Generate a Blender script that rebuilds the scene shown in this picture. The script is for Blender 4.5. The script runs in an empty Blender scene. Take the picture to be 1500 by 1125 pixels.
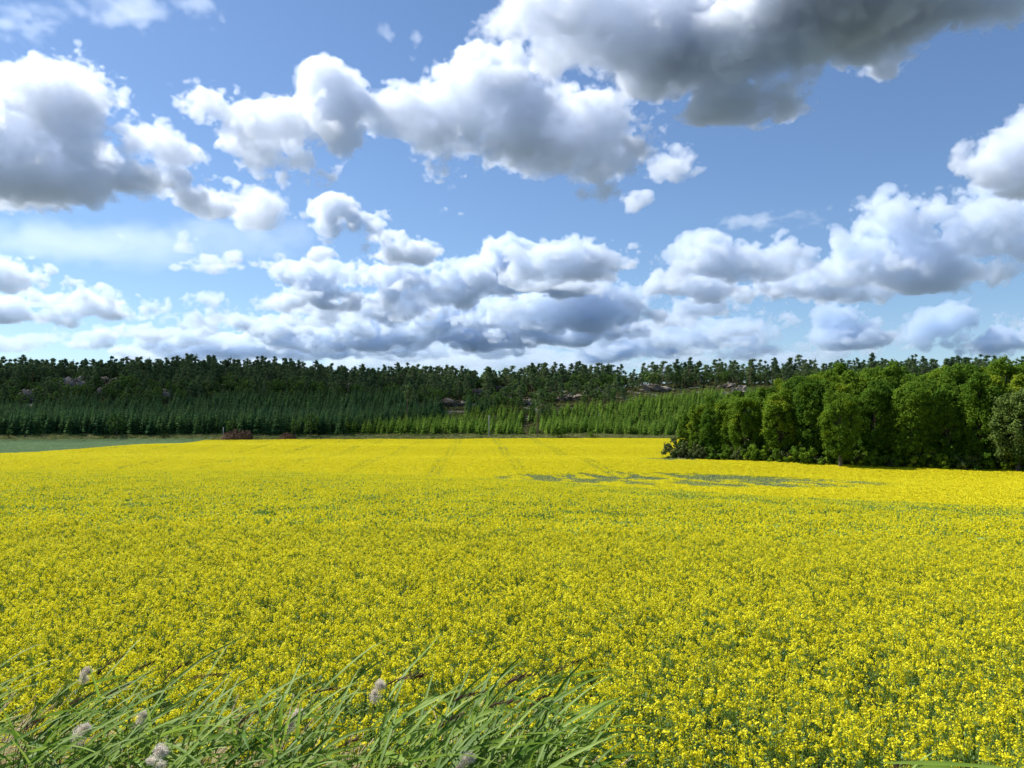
import bpy, math, random
import numpy as np
from mathutils import Vector

S = bpy.context.scene
COL = S.collection
R = math.radians

# ------------------------------------------------------------------ camera
EYE = 3.7
FPX = 1133.0                    # focal length in pixels of the 1500 px wide frame
PITCH = math.atan2(63.0, FPX)
cam = bpy.data.objects.new('camera', bpy.data.cameras.new('camera'))
COL.objects.link(cam)
cam.location = (0, 0, EYE)
cam.rotation_euler = (R(90) + PITCH, 0, 0)
cam.data.sensor_width = 36
cam.data.lens = 36 * FPX / 1500
cam.data.clip_start = 0.1
cam.data.clip_end = 60000
S.camera = cam

# ------------------------------------------------------------------ sky, sun, exposure
SUN_EL, SUN_AZ = R(50), R(-62)   # azimuth from straight ahead (+Y), negative = left
world = bpy.data.worlds.new('World')
S.world = world
world.use_nodes = True
wn, wl = world.node_tree.nodes, world.node_tree.links
sky = wn.new('ShaderNodeTexSky')
sky.sky_type = 'NISHITA'
sky.sun_disc = False
sky.sun_elevation = SUN_EL
sky.sun_rotation = SUN_AZ
sky.altitude = 50
sky.air_density = 1.0
sky.dust_density = 0.25
sky.ozone_density = 3.0
tint = wn.new('ShaderNodeMix'); tint.data_type = 'RGBA'; tint.blend_type = 'MULTIPLY'
tint.inputs[0].default_value = 1.0; tint.inputs[7].default_value = (0.84, 0.925, 1.02, 1)
wl.new(sky.outputs[0], tint.inputs[6]); wl.new(tint.outputs[2], wn['Background'].inputs[0])
wn['Background'].inputs[1].default_value = 0.088
sun = bpy.data.objects.new('sun', bpy.data.lights.new('sun', 'SUN'))
COL.objects.link(sun)
sd = Vector((math.sin(SUN_AZ) * math.cos(SUN_EL), math.cos(SUN_AZ) * math.cos(SUN_EL), math.sin(SUN_EL)))
sun.rotation_euler = sd.to_track_quat('Z', 'Y').to_euler()
sun.location = (-300, 100, 400)
sun.data.energy = 4.9
sun.data.angle = R(0.53)
sun.data.color = (1.0, 0.955, 0.88)
S.view_settings.view_transform = 'Standard'
S.view_settings.look = 'None'
S.view_settings.exposure = 0.62
S.view_settings.gamma = 1.0
S.cycles.max_bounces = 20
S.cycles.diffuse_bounces = 3
S.cycles.glossy_bounces = 2
S.cycles.transmission_bounces = 4
S.cycles.volume_bounces = 12
S.cycles.transparent_max_bounces = 64
S.cycles.use_denoising = True
S.cycles.caustics_reflective = False
S.cycles.caustics_refractive = False

def tag(o, label=None, cat=None, group=None, kind=None):
    if label: o['label'] = label
    if cat: o['category'] = cat
    if group: o['group'] = group
    if kind: o['kind'] = kind
    return o

def mesh_np(name, verts, faces, mats=(), midx=None, smooth=False):
    """verts (n,3) and faces (m,k), all of one size, as a mesh"""
    me = bpy.data.meshes.new(name)
    verts = np.ascontiguousarray(verts, np.float32); faces = np.ascontiguousarray(faces, np.int32)
    m, k = faces.shape
    me.vertices.add(len(verts)); me.vertices.foreach_set('co', verts.ravel())
    me.loops.add(m * k); me.loops.foreach_set('vertex_index', faces.ravel())
    me.polygons.add(m)
    me.polygons.foreach_set('loop_start', np.arange(m, dtype=np.int32) * k)
    for mt in mats: me.materials.append(mt)
    if midx is not None: me.polygons.foreach_set('material_index', np.ascontiguousarray(midx, np.int32))
    me.polygons.foreach_set('use_smooth', np.full(m, smooth))
    me.update(calc_edges=True)
    return me

def add(name, me, parent=None):
    o = bpy.data.objects.new(name, me); COL.objects.link(o)
    if parent is not None: o.parent = parent
    return o

def px_point(px, py, dist):
    """world point at depth dist seen at photo pixel (px, py): used to lay out distant things"""
    x = (px - 750) / FPX; y = (562.5 - py) / FPX
    c, s = math.cos(PITCH), math.sin(PITCH)
    v = np.array([x, c - y * s, s + y * c])
    return np.array([0, 0, EYE]) + v * (dist / v[1])
# ------------------------------------------------------------------ clouds: real volumes a few kilometres off
def value_noise(shape, cell, rng):
    """smooth random field on a grid, about one bump per `cell` voxels"""
    out = None
    for ax, n in enumerate(shape):
        pass
    dims = [int(math.ceil(n / c)) + 4 for n, c in zip(shape, cell)]
    a = rng.uniform(-1, 1, dims).astype(np.float32)
    for ax, n in enumerate(shape):
        t = np.arange(n) / cell[ax] + rng.uniform(0.2, 0.8) + 1
        i = np.floor(t).astype(int); f = (t - i).astype(np.float32)
        i = np.clip(i, 1, dims[ax] - 3)
        w = [(1 - f) ** 3 / 6, (3 * f ** 3 - 6 * f ** 2 + 4) / 6, (-3 * f ** 3 + 3 * f ** 2 + 3 * f + 1) / 6, f ** 3 / 6]
        sh = [1, 1, 1]; sh[ax] = n
        a = sum(np.take(a, i + k - 1, axis=ax) * w[k].reshape(sh) for k in range(4))
    return a * 2.2

def surface_nets(f, iso):
    """closed quad mesh of f > iso on a grid (the border must be below iso)"""
    ins = f > iso
    nx, ny, nz = f.shape
    c = np.zeros((nx - 1, ny - 1, nz - 1), np.int8)
    for dx in (0, 1):
        for dy in (0, 1):
            for dz in (0, 1):
                c += ins[dx:nx - 1 + dx, dy:ny - 1 + dy, dz:nz - 1 + dz]
    cell = (c > 0) & (c < 8)
    idx = np.full(cell.shape, -1, np.int32)
    ci = np.argwhere(cell)
    idx[cell] = np.arange(len(ci))
    acc = np.zeros((len(ci), 3)); cnt = np.zeros(len(ci))
    corners = [(dx, dy, dz) for dx in (0, 1) for dy in (0, 1) for dz in (0, 1)]
    for a in corners:
        for ax in range(3):
            if a[ax]: continue
            b = list(a); b[ax] = 1
            fa = f[ci[:, 0] + a[0], ci[:, 1] + a[1], ci[:, 2] + a[2]]
            fb = f[ci[:, 0] + b[0], ci[:, 1] + b[1], ci[:, 2] + b[2]]
            x = (fa > iso) != (fb > iso)
            t = np.where(x, (iso - fa) / np.where(x, fb - fa, 1), 0)
            p = np.tile(np.array(a, float), (len(ci), 1)); p[:, ax] += t
            acc[x] += p[x]; cnt[x] += 1
    v = ci + acc / cnt[:, None]
    quads = []
    for ax in range(3):
        o1, o2 = [(1, 2), (2, 0), (0, 1)][ax]
        sl0 = [slice(None)] * 3; sl1 = [slice(None)] * 3
        sl0[ax] = slice(0, -1); sl1[ax] = slice(1, None)
        ch = ins[tuple(sl0)] != ins[tuple(sl1)]
        e = np.argwhere(ch)
        e = e[(e[:, o1] > 0) & (e[:, o2] > 0) & (e[:, o1] < f.shape[o1] - 1) & (e[:, o2] < f.shape[o2] - 1)]
        up = ins[tuple(e.T)]
        q = []
        for d1, d2 in ((-1, -1), (0, -1), (0, 0), (-1, 0)):
            k = e.copy(); k[:, o1] += d1; k[:, o2] += d2
            q.append(idx[tuple(k.T)])
        q = np.stack(q, 1)
        q[~up] = q[~up][:, ::-1]
        quads.append(q)
    return v, np.concatenate(quads)

def cloud_mat(name, sigma, aniso=0.45, tint=(0.995, 0.995, 0.995)):
    m = bpy.data.materials.new(name); m.use_nodes = True
    nt = m.node_tree; nt.nodes.clear()
    o = nt.nodes.new('ShaderNodeOutputMaterial'); v = nt.nodes.new('ShaderNodeVolumePrincipled')
    v.inputs['Color'].default_value = (*tint, 1); v.inputs['Density'].default_value = sigma
    v.inputs['Anisotropy'].default_value = aniso
    nt.links.new(v.outputs[0], o.inputs['Volume'])
    return m

CLOUD_BASE = 600.0
VOX = 2.2                                  # voxel in photo pixels
def cloud(label, blobs, seed, base_px=None, amp=1.1, dens=1.0, depth=1.0, big=1.0, dist=None, vox=VOX, soft=1.0):
    """blobs: (x, y, rx, ry) outlines as laid out in the photo; placed at the distance where their base meets the cloud base height"""
    rng = np.random.default_rng(seed)
    B = np.array(blobs, float)
    base = (B[:, 1] + B[:, 3] * 0.7).max() if base_px is None else base_px
    D = dist or CLOUD_BASE / ((625 - base) / FPX)
    pad = 30
    x0, x1 = (B[:, 0] - B[:, 2]).min() - pad, (B[:, 0] + B[:, 2]).max() + pad
    y0, y1 = (B[:, 1] - B[:, 3]).min() - pad, (B[:, 1] + B[:, 3]).max() + pad
    rd = np.sqrt(B[:, 2] * B[:, 3]) * 1.1 * depth
    off = rng.uniform(-0.5, 0.5, len(B)) * rd
    d0, d1 = (off - rd).min() - pad, (off + rd).max() + pad
    n = [int((x1 - x0) / vox), int((d1 - d0) / vox), int((y1 - y0) / vox)]
    gx = (x0 + np.arange(n[0]) * vox).astype(np.float32)[:, None, None]
    gd = (d0 + np.arange(n[1]) * vox).astype(np.float32)[None, :, None]
    gy = (y1 - np.arange(n[2]) * vox).astype(np.float32)[None, None, :]     # upward in z
    yflat = base - 18
    # domain warp, then union of ellipsoids with flattened undersides
    f = np.full(n, -3.0, np.float32)
    wx = value_noise(n, [45 * big / vox] * 3, rng) * 9 * big; wy = value_noise(n, [37 * big / vox] * 3, rng) * 8 * big
    for (bx, by, rx, ry), r_, o_ in zip(B, rd, off):
        dy = gy + wy - by
        dyn = np.where(dy > 0, dy / (ry * 0.72), dy / ry)
        q = np.sqrt(((gx + wx - bx) / rx) ** 2 + ((gd - o_) / r_) ** 2 + dyn ** 2)
        g = (1 - q) * (min(rx, ry) / 30.0) ** 0.5
        h = np.clip(0.5 + 0.5 * (g - f) / 0.25, 0, 1)
        f = f * (1 - h) + g * h + 0.25 * h * (1 - h)
    a = amp; c = 48.0 * big / vox; lev = 0
    near_ = np.clip((f + 0.75) / 0.55, 0, 1); nb = np.zeros_like(f)
    while c > 1.25:
        nz = value_noise(n, [c, c, c * 0.85], rng)
        if lev == 0: nb += a * 0.75 * nz - 0.1
        else: nb += a * np.where(gy > yflat, 0.75 * nz - 0.1, 0.4 * nz + 0.85 * (np.abs(nz) - 0.42))
        a *= 0.75; c *= 0.52; lev += 1
    f += nb * near_
    del nb, near_
    for ax in range(3):                                       # keep the border outside
        s0 = [slice(None)] * 3; s0[ax] = 0; s1 = [slice(None)] * 3; s1[ax] = -1
        f[tuple(s0)] = -9; f[tuple(s1)] = -9
    VV, QQ, MM, nv = [], [], [], 0
    k = dens / D
    far_ = min(max((D - 1800) / 4500, 0), 1)
    t = (0.920 - 0.13 * far_, 0.948 - 0.07 * far_, 0.993 - 0.015 * far_)  # blue shade and, with distance, aerial haze put into the vapour's scatter colour
    mats = [cloud_mat('cloud_vapour_edge', 14 * k, 0.4, t), cloud_mat('cloud_vapour_middle', 36 * k, 0.4, t), cloud_mat('cloud_vapour_core', 34 * k, 0.4, t)]
    for mi, iso in enumerate(np.array((-0.02 - 0.03 * soft, 0.03 + 0.015 * soft, 0.14 + 0.06 * soft)) - 0.03 * far_):
        v, q = surface_nets(f, iso)
        if not len(q): continue
        VV.append(v); QQ.append(q + nv); MM.append(np.full(len(q), mi)); nv += len(v)
    if not VV: return None
    V = np.concatenate(VV) * vox
    X = V[:, 0] + x0; Dd = V[:, 1] + d0; Y = y1 - V[:, 2]
    dist_v = D * (1 + Dd / FPX)
    x = (X - 750) / FPX; y = (562.5 - Y) / FPX
    cP, sP = math.cos(PITCH), math.sin(PITCH)
    W = np.stack([x, cP - y * sP, sP + y * cP], 1)
    # true size: scale sideways and height by the cloud's own distance, not each vertex's
    W = W / W[:, 1:2] * D
    W[:, 1] += D * Dd / FPX
    W[:, 2] += EYE
    ctr = W.mean(0)
    me = mesh_np('cloud', W - ctr, np.concatenate(QQ), mats, np.concatenate(MM), True)
    o = add('cloud', me); o.location = ctr
    tag(o, label, 'cloud', 'cumulus clouds in the blue sky')
    print('cloud', seed, n, len(me.polygons), round(D))
    return o

cloud('big cumulus at the left edge with tall white tops and a dark grey base',
      [(40,165,70,70),(115,125,48,60),(110,195,95,65),(10,230,120,75),(195,205,60,36),(90,270,130,38),(245,228,40,18),(-60,200,90,90)], 1, 300, dens=0.6)
cloud('white cumulus with two rounded tops left of the central cloud',
      [(315,158,48,36),(400,190,72,55),(480,150,52,60),(500,205,34,60),(420,235,62,36),(465,255,40,22)], 2, 270, dens=0.7)
cloud('bulging bright cumulus in the middle of the sky with grey underside',
      [(590,178,56,30),(720,155,85,70),(800,190,105,62),(885,205,80,65),(930,225,34,45),(760,225,120,45),(890,285,42,24),(665,262,28,22),(652,300,24,13)], 3, 285, dens=0.7)
cloud('huge dark grey cloud reaching across the top right of the sky',
      [(1010,60,90,80),(1090,80,100,75),(1085,140,95,30),(1200,20,170,80),(1330,15,140,80),(1430,0,90,62),(1250,-80,250,70)], 4, 165, big=1.3, dens=0.85, soft=1.8)
cloud('bright ragged cumulus at the top centre joining the dark cloud on its right',
      [(765,40,62,48),(850,50,95,70),(930,90,80,60),(980,30,80,60),(870,-20,120,40)], 32, 165, dens=0.45, dist=1500)
cloud('rounded white cumulus cut off by the right edge of the sky', [(1490,225,65,52),(1460,258,44,24),(1545,230,70,70)], 5, 280, dens=0.8)
cloud('small ragged grey cloud below the tail of the dark top right cloud', [(985,240,36,22),(1010,246,28,16)], 6, 262, dist=2300, dens=0.7)
cloud('tiny grey scrap under the central cloud', [(930,300,28,14)], 7, 312, dist=2300, dens=0.7)
cloud('flattish white cloud with two humps below the big left cumulus', [(235,272,46,22),(290,282,46,24),(325,292,28,14)], 8, 305)
cloud('thin torn cloud below the two topped white cumulus', [(390,300,44,30),(380,320,40,20)], 9, 345, dens=0.45)
cloud('grey bellied cloud under the gap left of the central cloud', [(490,310,46,26),(530,340,56,32),(575,368,52,20),(520,375,60,14)], 10, 385, dens=1.2)
cloud('faint scrap of cloud low over the left hill', [(265,362,22,22)], 11, 390, dens=0.4)
cloud('very small faint puff near the left hill', [(168,350,17,16)], 12, 385, dens=0.35)
cloud('small flat based cloud left of a similar wider one', [(310,390,32,16),(280,396,26,8)], 13, 406, dens=0.7)
cloud('wide low flat based cloud beside the centre bank', [(375,391,42,16)], 14, 406, dens=0.7)
cloud('long heaped cloud bank rising to the right edge',
      [(1040,385,68,36),(1000,395,44,24),(1110,390,50,26),(1180,372,62,30),(1235,362,52,28),(1330,332,74,42),(1300,385,110,36),(1400,350,95,50),(1470,318,85,42),(1420,402,85,24),(1530,330,90,60)], 15, 425, dens=0.85)
cloud('dark flat layer under the long right hand bank', [(1180,425,120,22),(1080,428,90,22),(990,425,70,18)], 16, 445, dens=1.2)
cloud('broad heaped bank in the centre above the forest',
      [(430,402,38,26),(475,412,54,30),(560,412,84,34),(640,392,64,36),(722,372,34,28),(745,402,76,36),(680,430,190,30),(520,440,120,24)], 17, 455, dens=1.3)
cloud('long smooth topped cloud at the centre right', [(850,386,98,27),(800,400,70,18),(900,395,54,20)], 18, 412, dens=1.2)
cloud('low grey bank under the smooth topped central cloud', [(900,445,100,32),(820,462,80,22),(985,462,90,26)], 19, 482, dens=1.0)
cloud('low bank of many small heads left of centre', [(360,452,82,24),(450,456,115,28),(330,470,70,18)], 20, 478, dens=1.0)
cloud('wide grey layer low over the middle of the ridge', [(600,472,180,26),(740,480,150,24),(480,485,130,20),(860,485,90,20)], 21, 500, depth=2, dens=1.4)
cloud('flat streak of cloud just above the middle ridge', [(650,508,270,15),(860,512,190,14)], 22, 520, depth=2, dist=7000, dens=1.0)
cloud('pale low layer left of the middle ridge', [(470,505,190,15),(330,512,130,13)], 23, 520, depth=2, dist=7000, dens=1.1)
cloud('heaped white cloud low above the ridge pines', [(1080,492,44,18),(1150,477,54,26),(1222,462,38,30),(1210,492,80,22),(1272,476,24,11)], 24, 510)
cloud('hazy low layer above the centre right ridge', [(1000,500,130,26),(900,515,130,16),(1130,516,120,15)], 25, 528, dist=7500, dens=0.7)
cloud('rounded low cumulus at the lower right', [(1380,482,58,30),(1345,502,44,18),(1420,508,70,18)], 26, 520)
cloud('rounded low cumulus cut by the right edge just above the trees', [(1475,490,56,28),(1530,492,50,30),(1440,512,60,12)], 27, 520)
cloud('small heaped cloud at the left edge above a wider one', [(18,405,46,26),(62,416,36,14),(-30,405,40,30)], 28, 428)
cloud('wide flat based white cloud low at the left', [(8,455,46,22),(130,446,78,23),(165,452,52,16),(65,465,50,10)], 29, 465)
cloud('low white heads just above the left ridge', [(200,492,84,15),(265,484,44,18),(150,506,56,10)], 30, 508, dist=5500)
cloud('thin low streak at the far left above the trees', [(60,496,70,9),(-10,506,60,9)], 31, 510, dist=6000, dens=0.6)
cloud('cumulus out to the upper left whose shadow lies over the left wooded hill', [(-190,-290,300,130),(-60,-270,180,90),(-330,-280,170,100)], 40, None, dist=756, vox=7, amp=0.6, big=2.0, dens=0.04)
cloud('thin pale streak of high cloud in the top left corner', [(110,20,190,14),(-20,36,140,12)], 33, None, dist=4200, dens=0.16, vox=3, amp=0.7, soft=3)
cloud('pale veil of thin cloud behind the small puffs at the left', [(200,375,240,30),(60,350,160,26),(330,350,150,24)], 34, None, dist=6500, dens=0.06, vox=3.4, amp=0.5, soft=3)
cloud('thin pale veil above the long bank at the right', [(1130,330,70,14),(1190,318,50,10)], 35, None, dist=3800, dens=0.22, amp=0.9, soft=2)
cloud('two tiny wisps high in the blue between the left and top clouds', [(570,52,12,10),(606,62,16,14),(600,80,8,8)], 36, None, dist=2500, dens=0.2, soft=2)
cloud('hazy blue grey layer resting on the horizon behind the middle ridge', [(640,530,330,12),(960,532,220,11),(330,528,160,9)], 37, None, dist=9000, dens=0.45, depth=2, soft=2)
# ------------------------------------------------------------------ materials
def mat(name):
    m = bpy.data.materials.new(name); m.use_nodes = True
    nt = m.node_tree; nt.nodes.clear()
    out = nt.nodes.new('ShaderNodeOutputMaterial')
    return m, nt, out

def N(nt, typ, **kw):
    n = nt.nodes.new(typ)
    for k, v in kw.items():
        if k in n.inputs: n.inputs[k].default_value = v
        else: setattr(n, k, v)
    return n

def ramp(nt, fac, stops):
    r = nt.nodes.new('ShaderNodeValToRGB')
    els = r.color_ramp.elements
    while len(els) < len(stops): els.new(0.5)
    for e, (p, c) in zip(els, stops):
        e.position = p; e.color = (*c, 1)
    nt.links.new(fac, r.inputs[0])
    return r.outputs[0]

def leaf_mat(name, dark, light, trans=0.35, rough=0.55, spec=0.25, scale=0.35, instvar=0.6, warm=None):
    """foliage: hue varies from plant to plant and from clump to clump; light passes through the leaves"""
    m, nt, out = mat(name)
    oi = N(nt, 'ShaderNodeObjectInfo'); tc = N(nt, 'ShaderNodeTexCoord')
    nz = N(nt, 'ShaderNodeTexNoise', Scale=scale, Detail=3.0)
    nt.links.new(tc.outputs['Object'], nz.inputs['Vector'])
    mx = N(nt, 'ShaderNodeMath', operation='MULTIPLY_ADD'); mx.inputs[1].default_value = instvar
    nt.links.new(oi.outputs['Random'], mx.inputs[0])
    sb = N(nt, 'ShaderNodeMath', operation='MULTIPLY_ADD'); sb.inputs[1].default_value = 1.6; sb.inputs[2].default_value = -0.8 + 0.5 - instvar / 2
    nt.links.new(nz.outputs['Fac'], sb.inputs[0]); nt.links.new(sb.outputs[0], mx.inputs[2])
    stops = [(0.1, dark), (0.9, light)] if warm is None else [(0.05, dark), (0.7, light), (1.0, warm)]
    c = ramp(nt, mx.outputs[0], stops)
    p = N(nt, 'ShaderNodeBsdfPrincipled', Roughness=rough)
    p.inputs['Specular IOR Level'].default_value = spec
    nt.links.new(c, p.inputs['Base Color'])
    if trans:
        t = N(nt, 'ShaderNodeBsdfTranslucent'); ms = N(nt, 'ShaderNodeMixShader'); ms.inputs[0].default_value = trans
        nt.links.new(c, t.inputs['Color']); nt.links.new(p.outputs[0], ms.inputs[1]); nt.links.new(t.outputs[0], ms.inputs[2])
        nt.links.new(ms.outputs[0], out.inputs[0])
    else:
        nt.links.new(p.outputs[0], out.inputs[0])
    return m

def rough_mat(name, stops, scale=1.0, detail=6.0, bump=0.3, bscale=6.0, rough=0.9, dist=0.1):
    m, nt, out = mat(name)
    tc = N(nt, 'ShaderNodeTexCoord')
    nz = N(nt, 'ShaderNodeTexNoise', Scale=scale, Detail=detail, Roughness=0.62)
    nt.links.new(tc.outputs['Object'], nz.inputs['Vector'])
    c = ramp(nt, nz.outputs['Fac'], stops)
    p = N(nt, 'ShaderNodeBsdfPrincipled', Roughness=rough); p.inputs['Specular IOR Level'].default_value = 0.2
    nt.links.new(c, p.inputs['Base Color'])
    n2 = N(nt, 'ShaderNodeTexNoise', Scale=bscale, Detail=8.0); nt.links.new(tc.outputs['Object'], n2.inputs['Vector'])
    b = N(nt, 'ShaderNodeBump', Strength=bump, Distance=dist); nt.links.new(n2.outputs['Fac'], b.inputs['Height'])
    nt.links.new(b.outputs[0], p.inputs['Normal'])
    nt.links.new(p.outputs[0], out.inputs[0])
    return m

M = {}
M['petal'] = leaf_mat('rapeseed_petal', (0.755, 0.665, 0.012), (0.87, 0.80, 0.027), 0.35, 0.6, 0.15, 3.0, 0.5)
M['rape_green'] = leaf_mat('rapeseed_green', (0.15, 0.26, 0.05), (0.31, 0.43, 0.085), 0.35, 0.55, 0.15, 2.0, 0.6)
M['rape_leaf'] = leaf_mat('rapeseed_leaf', (0.10, 0.19, 0.07), (0.21, 0.32, 0.12), 0.3, 0.5, 0.2, 3.0, 0.6)
M['rape_thin'] = leaf_mat('stunted_rapeseed', (0.20, 0.27, 0.13), (0.34, 0.40, 0.20), 0.3, 0.7, 0.05, 0.5, 0.6)
M['cereal'] = leaf_mat('green_cereal', (0.22, 0.33, 0.15), (0.34, 0.45, 0.23), 0.3, 0.6, 0.1, 0.6, 0.5)
M['spruce'] = leaf_mat('spruce_needles', (0.045, 0.125, 0.05), (0.13, 0.235, 0.065), 0.25, 0.8, 0.05, 0.5, 0.7)
M['young'] = leaf_mat('young_spruce_needles', (0.105, 0.22, 0.026), (0.26, 0.395, 0.055), 0.35, 0.8, 0.05, 0.5, 0.9)
M['pine'] = leaf_mat('pine_needles', (0.05, 0.105, 0.045), (0.15, 0.21, 0.08), 0.25, 0.8, 0.05, 0.4, 0.7)
M['oak'] = leaf_mat('oak_leaves', (0.05, 0.125, 0.012), (0.16, 0.26, 0.02), 0.42, 0.7, 0.06, 0.22, 0.55, (0.31, 0.36, 0.02))
M['birch'] = leaf_mat('light_leaves', (0.05, 0.12, 0.025), (0.15, 0.245, 0.05), 0.4, 0.7, 0.06, 0.3, 0.6)
M['willow'] = leaf_mat('willow_leaves', (0.09, 0.15, 0.03), (0.21, 0.28, 0.06), 0.35, 0.7, 0.08, 0.3, 0.4)
M['shrub'] = leaf_mat('shrub_leaves', (0.05, 0.08, 0.02), (0.15, 0.18, 0.06), 0.3, 0.8, 0.05, 0.5, 0.6)
M['bark'] = rough_mat('grey_bark', [(0.3, (0.05, 0.04, 0.032)), (0.7, (0.16, 0.135, 0.11))], 3.0, 5, 0.5, 9, dist=0.05)
M['pinebark'] = rough_mat('pine_bark', [(0.3, (0.12, 0.075, 0.05)), (0.7, (0.27, 0.17, 0.11))], 2.0, 5, 0.5, 9, dist=0.05)
M['rock'] = rough_mat('granite', [(0.2, (0.08, 0.075, 0.055)), (0.45, (0.22, 0.185, 0.145)), (0.6, (0.36, 0.30, 0.245)), (0.8, (0.10, 0.11, 0.05))], 0.28, 8, 0.9, 1.3, dist=0.5)
M['heap'] = rough_mat('brown_root_pile', [(0.25, (0.03, 0.018, 0.011)), (0.55, (0.12, 0.068, 0.038)), (0.8, (0.27, 0.17, 0.10))], 1.6, 8, 1.0, 4, dist=0.3)
M['pole'] = rough_mat('weathered_pole', [(0.3, (0.30, 0.29, 0.27)), (0.7, (0.5, 0.49, 0.46))], 4.0, 4, 0.2, 9, dist=0.02)
M['reed'] = leaf_mat('reed_leaf', (0.085, 0.175, 0.014), (0.28, 0.40, 0.06), 0.4, 0.5, 0.22, 2.5, 0.7)
M['reedstem'] = leaf_mat('reed_stem', (0.08, 0.14, 0.025), (0.19, 0.25, 0.07), 0.0, 0.45, 0.4, 4.0, 0.5)
M['plume'] = leaf_mat('dark_reed_plume', (0.045, 0.016, 0.016), (0.13, 0.06, 0.05), 0.2, 0.7, 0.2, 12.0, 0.5)
M['fluff'] = leaf_mat('old_reed_plume', (0.66, 0.57, 0.48), (0.88, 0.82, 0.74), 0.55, 0.9, 0.1, 14.0, 0.4)
M['dry'] = leaf_mat('dry_grass', (0.36, 0.27, 0.13), (0.62, 0.53, 0.34), 0.3, 0.7, 0.2, 3.0, 0.6)
M['grass'] = leaf_mat('verge_grass', (0.10, 0.16, 0.035), (0.42, 0.40, 0.16), 0.3, 0.8, 0.05, 1.0, 0.9)

# ------------------------------------------------------------------ the lie of the land
PX = np.array([-400, 0, 400, 600, 800, 1000, 1200, 1500, 1900.])
CREST = np.array([684, 687, 689, 697, 706, 720, 731, 744, 756.])
TOP = 2.6                                                # the flowers stand this far below the eye nearby
def lattice(n, seed):
    return np.random.default_rng(seed).uniform(-1, 1, (n, n))
LAT = lattice(128, 5)
def noise2(x, y, seed=0):
    """smooth 2-D value noise in -1..1"""
    x = np.asarray(x, float) + seed * 17.31; y = np.asarray(y, float) + seed * 9.77
    i = np.floor(x).astype(int); j = np.floor(y).astype(int)
    f = x - i; g = y - j; f = f * f * (3 - 2 * f); g = g * g * (3 - 2 * g)
    a = LAT[i % 128, j % 128]; b = LAT[(i + 1) % 128, j % 128]; c = LAT[i % 128, (j + 1) % 128]; d = LAT[(i + 1) % 128, (j + 1) % 128]
    return (a * (1 - f) + b * f) * (1 - g) + (c * (1 - f) + d * f) * g
def fbm2(x, y, seed=0, o=4):
    s = 0; a = 0.5
    for k in range(o):
        s = s + a * noise2(x * 2 ** k, y * 2 ** k, seed + k); a *= 0.5
    return s

EDGE = 405.0                                             # foot of the wooded hill
RIDGE_PX = np.array([-600, 0, 200, 400, 480, 600, 700, 780, 900, 1000, 1200, 1500, 2100.])
RIDGE_G = np.array([566, 564, 563, 564, 569, 574, 579, 574, 568, 565, 559, 557, 557.])
def hill_t(x, y):
    return (y - EDGE - 1.5 - 6 * noise2(x / 40, 0 * y, 3) * (y > EDGE + 4)) / 215
def ground(x, y):
    x = np.asarray(x, float); y = np.asarray(y, float)
    ya = np.maximum(np.abs(y), 1.0)
    px = np.clip(750 + x / np.maximum(y, 6) * FPX, -400, 1900)
    s = (np.interp(px, PX, CREST) - 625) / FPX
    near = TOP + s * s / (4 * TOP) * ya ** 2
    far = np.interp(y, [50, 100, 140, 200, 260, 330, 405, 600], [9.2, 9.5, 9.55, 9.4, 8.9, 7.8, 6.25, 5.5])
    far = far + 0.6 * np.sin((y + 0.12 * x - 232) / 98 * 2 * math.pi) * np.clip((y - 90) / 60, 0, 1) + 0.15 * noise2(x / 60, y / 60, 2)
    k = 1.2
    h = np.clip(0.5 + 0.5 * (far - near) / k, 0, 1)
    drop = far * (1 - h) + near * h - k * h * (1 - h)     # smooth minimum: the higher of the two surfaces
    z = EYE - drop - 1.12
    pxh = 750 + x / np.maximum(y, 200) * FPX
    H = (625 - np.interp(pxh, RIDGE_PX, RIDGE_G)) / FPX * 620 + 7.5
    t = np.clip(hill_t(x, y), 0, 1)
    prof = 0.35 * t + 0.65 * t * t * (3 - 2 * t)
    back = np.clip((y - 640) / 900, 0, 1)
    z = z + H * prof * (1 - 0.8 * back * back) + np.clip(t * 4, 0, 1) * (3.5 * fbm2(x / 55, y / 45, 11, 4))
    gy = np.clip((y - 185) / 60, 0, 1) * np.clip((x - 55 - (y - 185) * 0.1) / 40, 0, 1) * (1 - np.clip((y - 330) / 60, 0, 1))
    z = z + 1.9 * np.clip((y - 397) / 15, 0, 1) * (1 - np.clip((y - 500) / 150, 0, 1))   # low bank at the forest foot
    z = z + 3.0 * gy                                       # gentle rise under the grove
    return z

def proj(x, y, z):
    """photo pixel of a world point (used only to keep the outcrops clear of trees)"""
    c, s = math.cos(PITCH), math.sin(PITCH)
    d = y * c + (z - EYE) * s; v = -y * s + (z - EYE) * c
    return 750 + x / d * FPX, 562.5 - v / d * FPX

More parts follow.
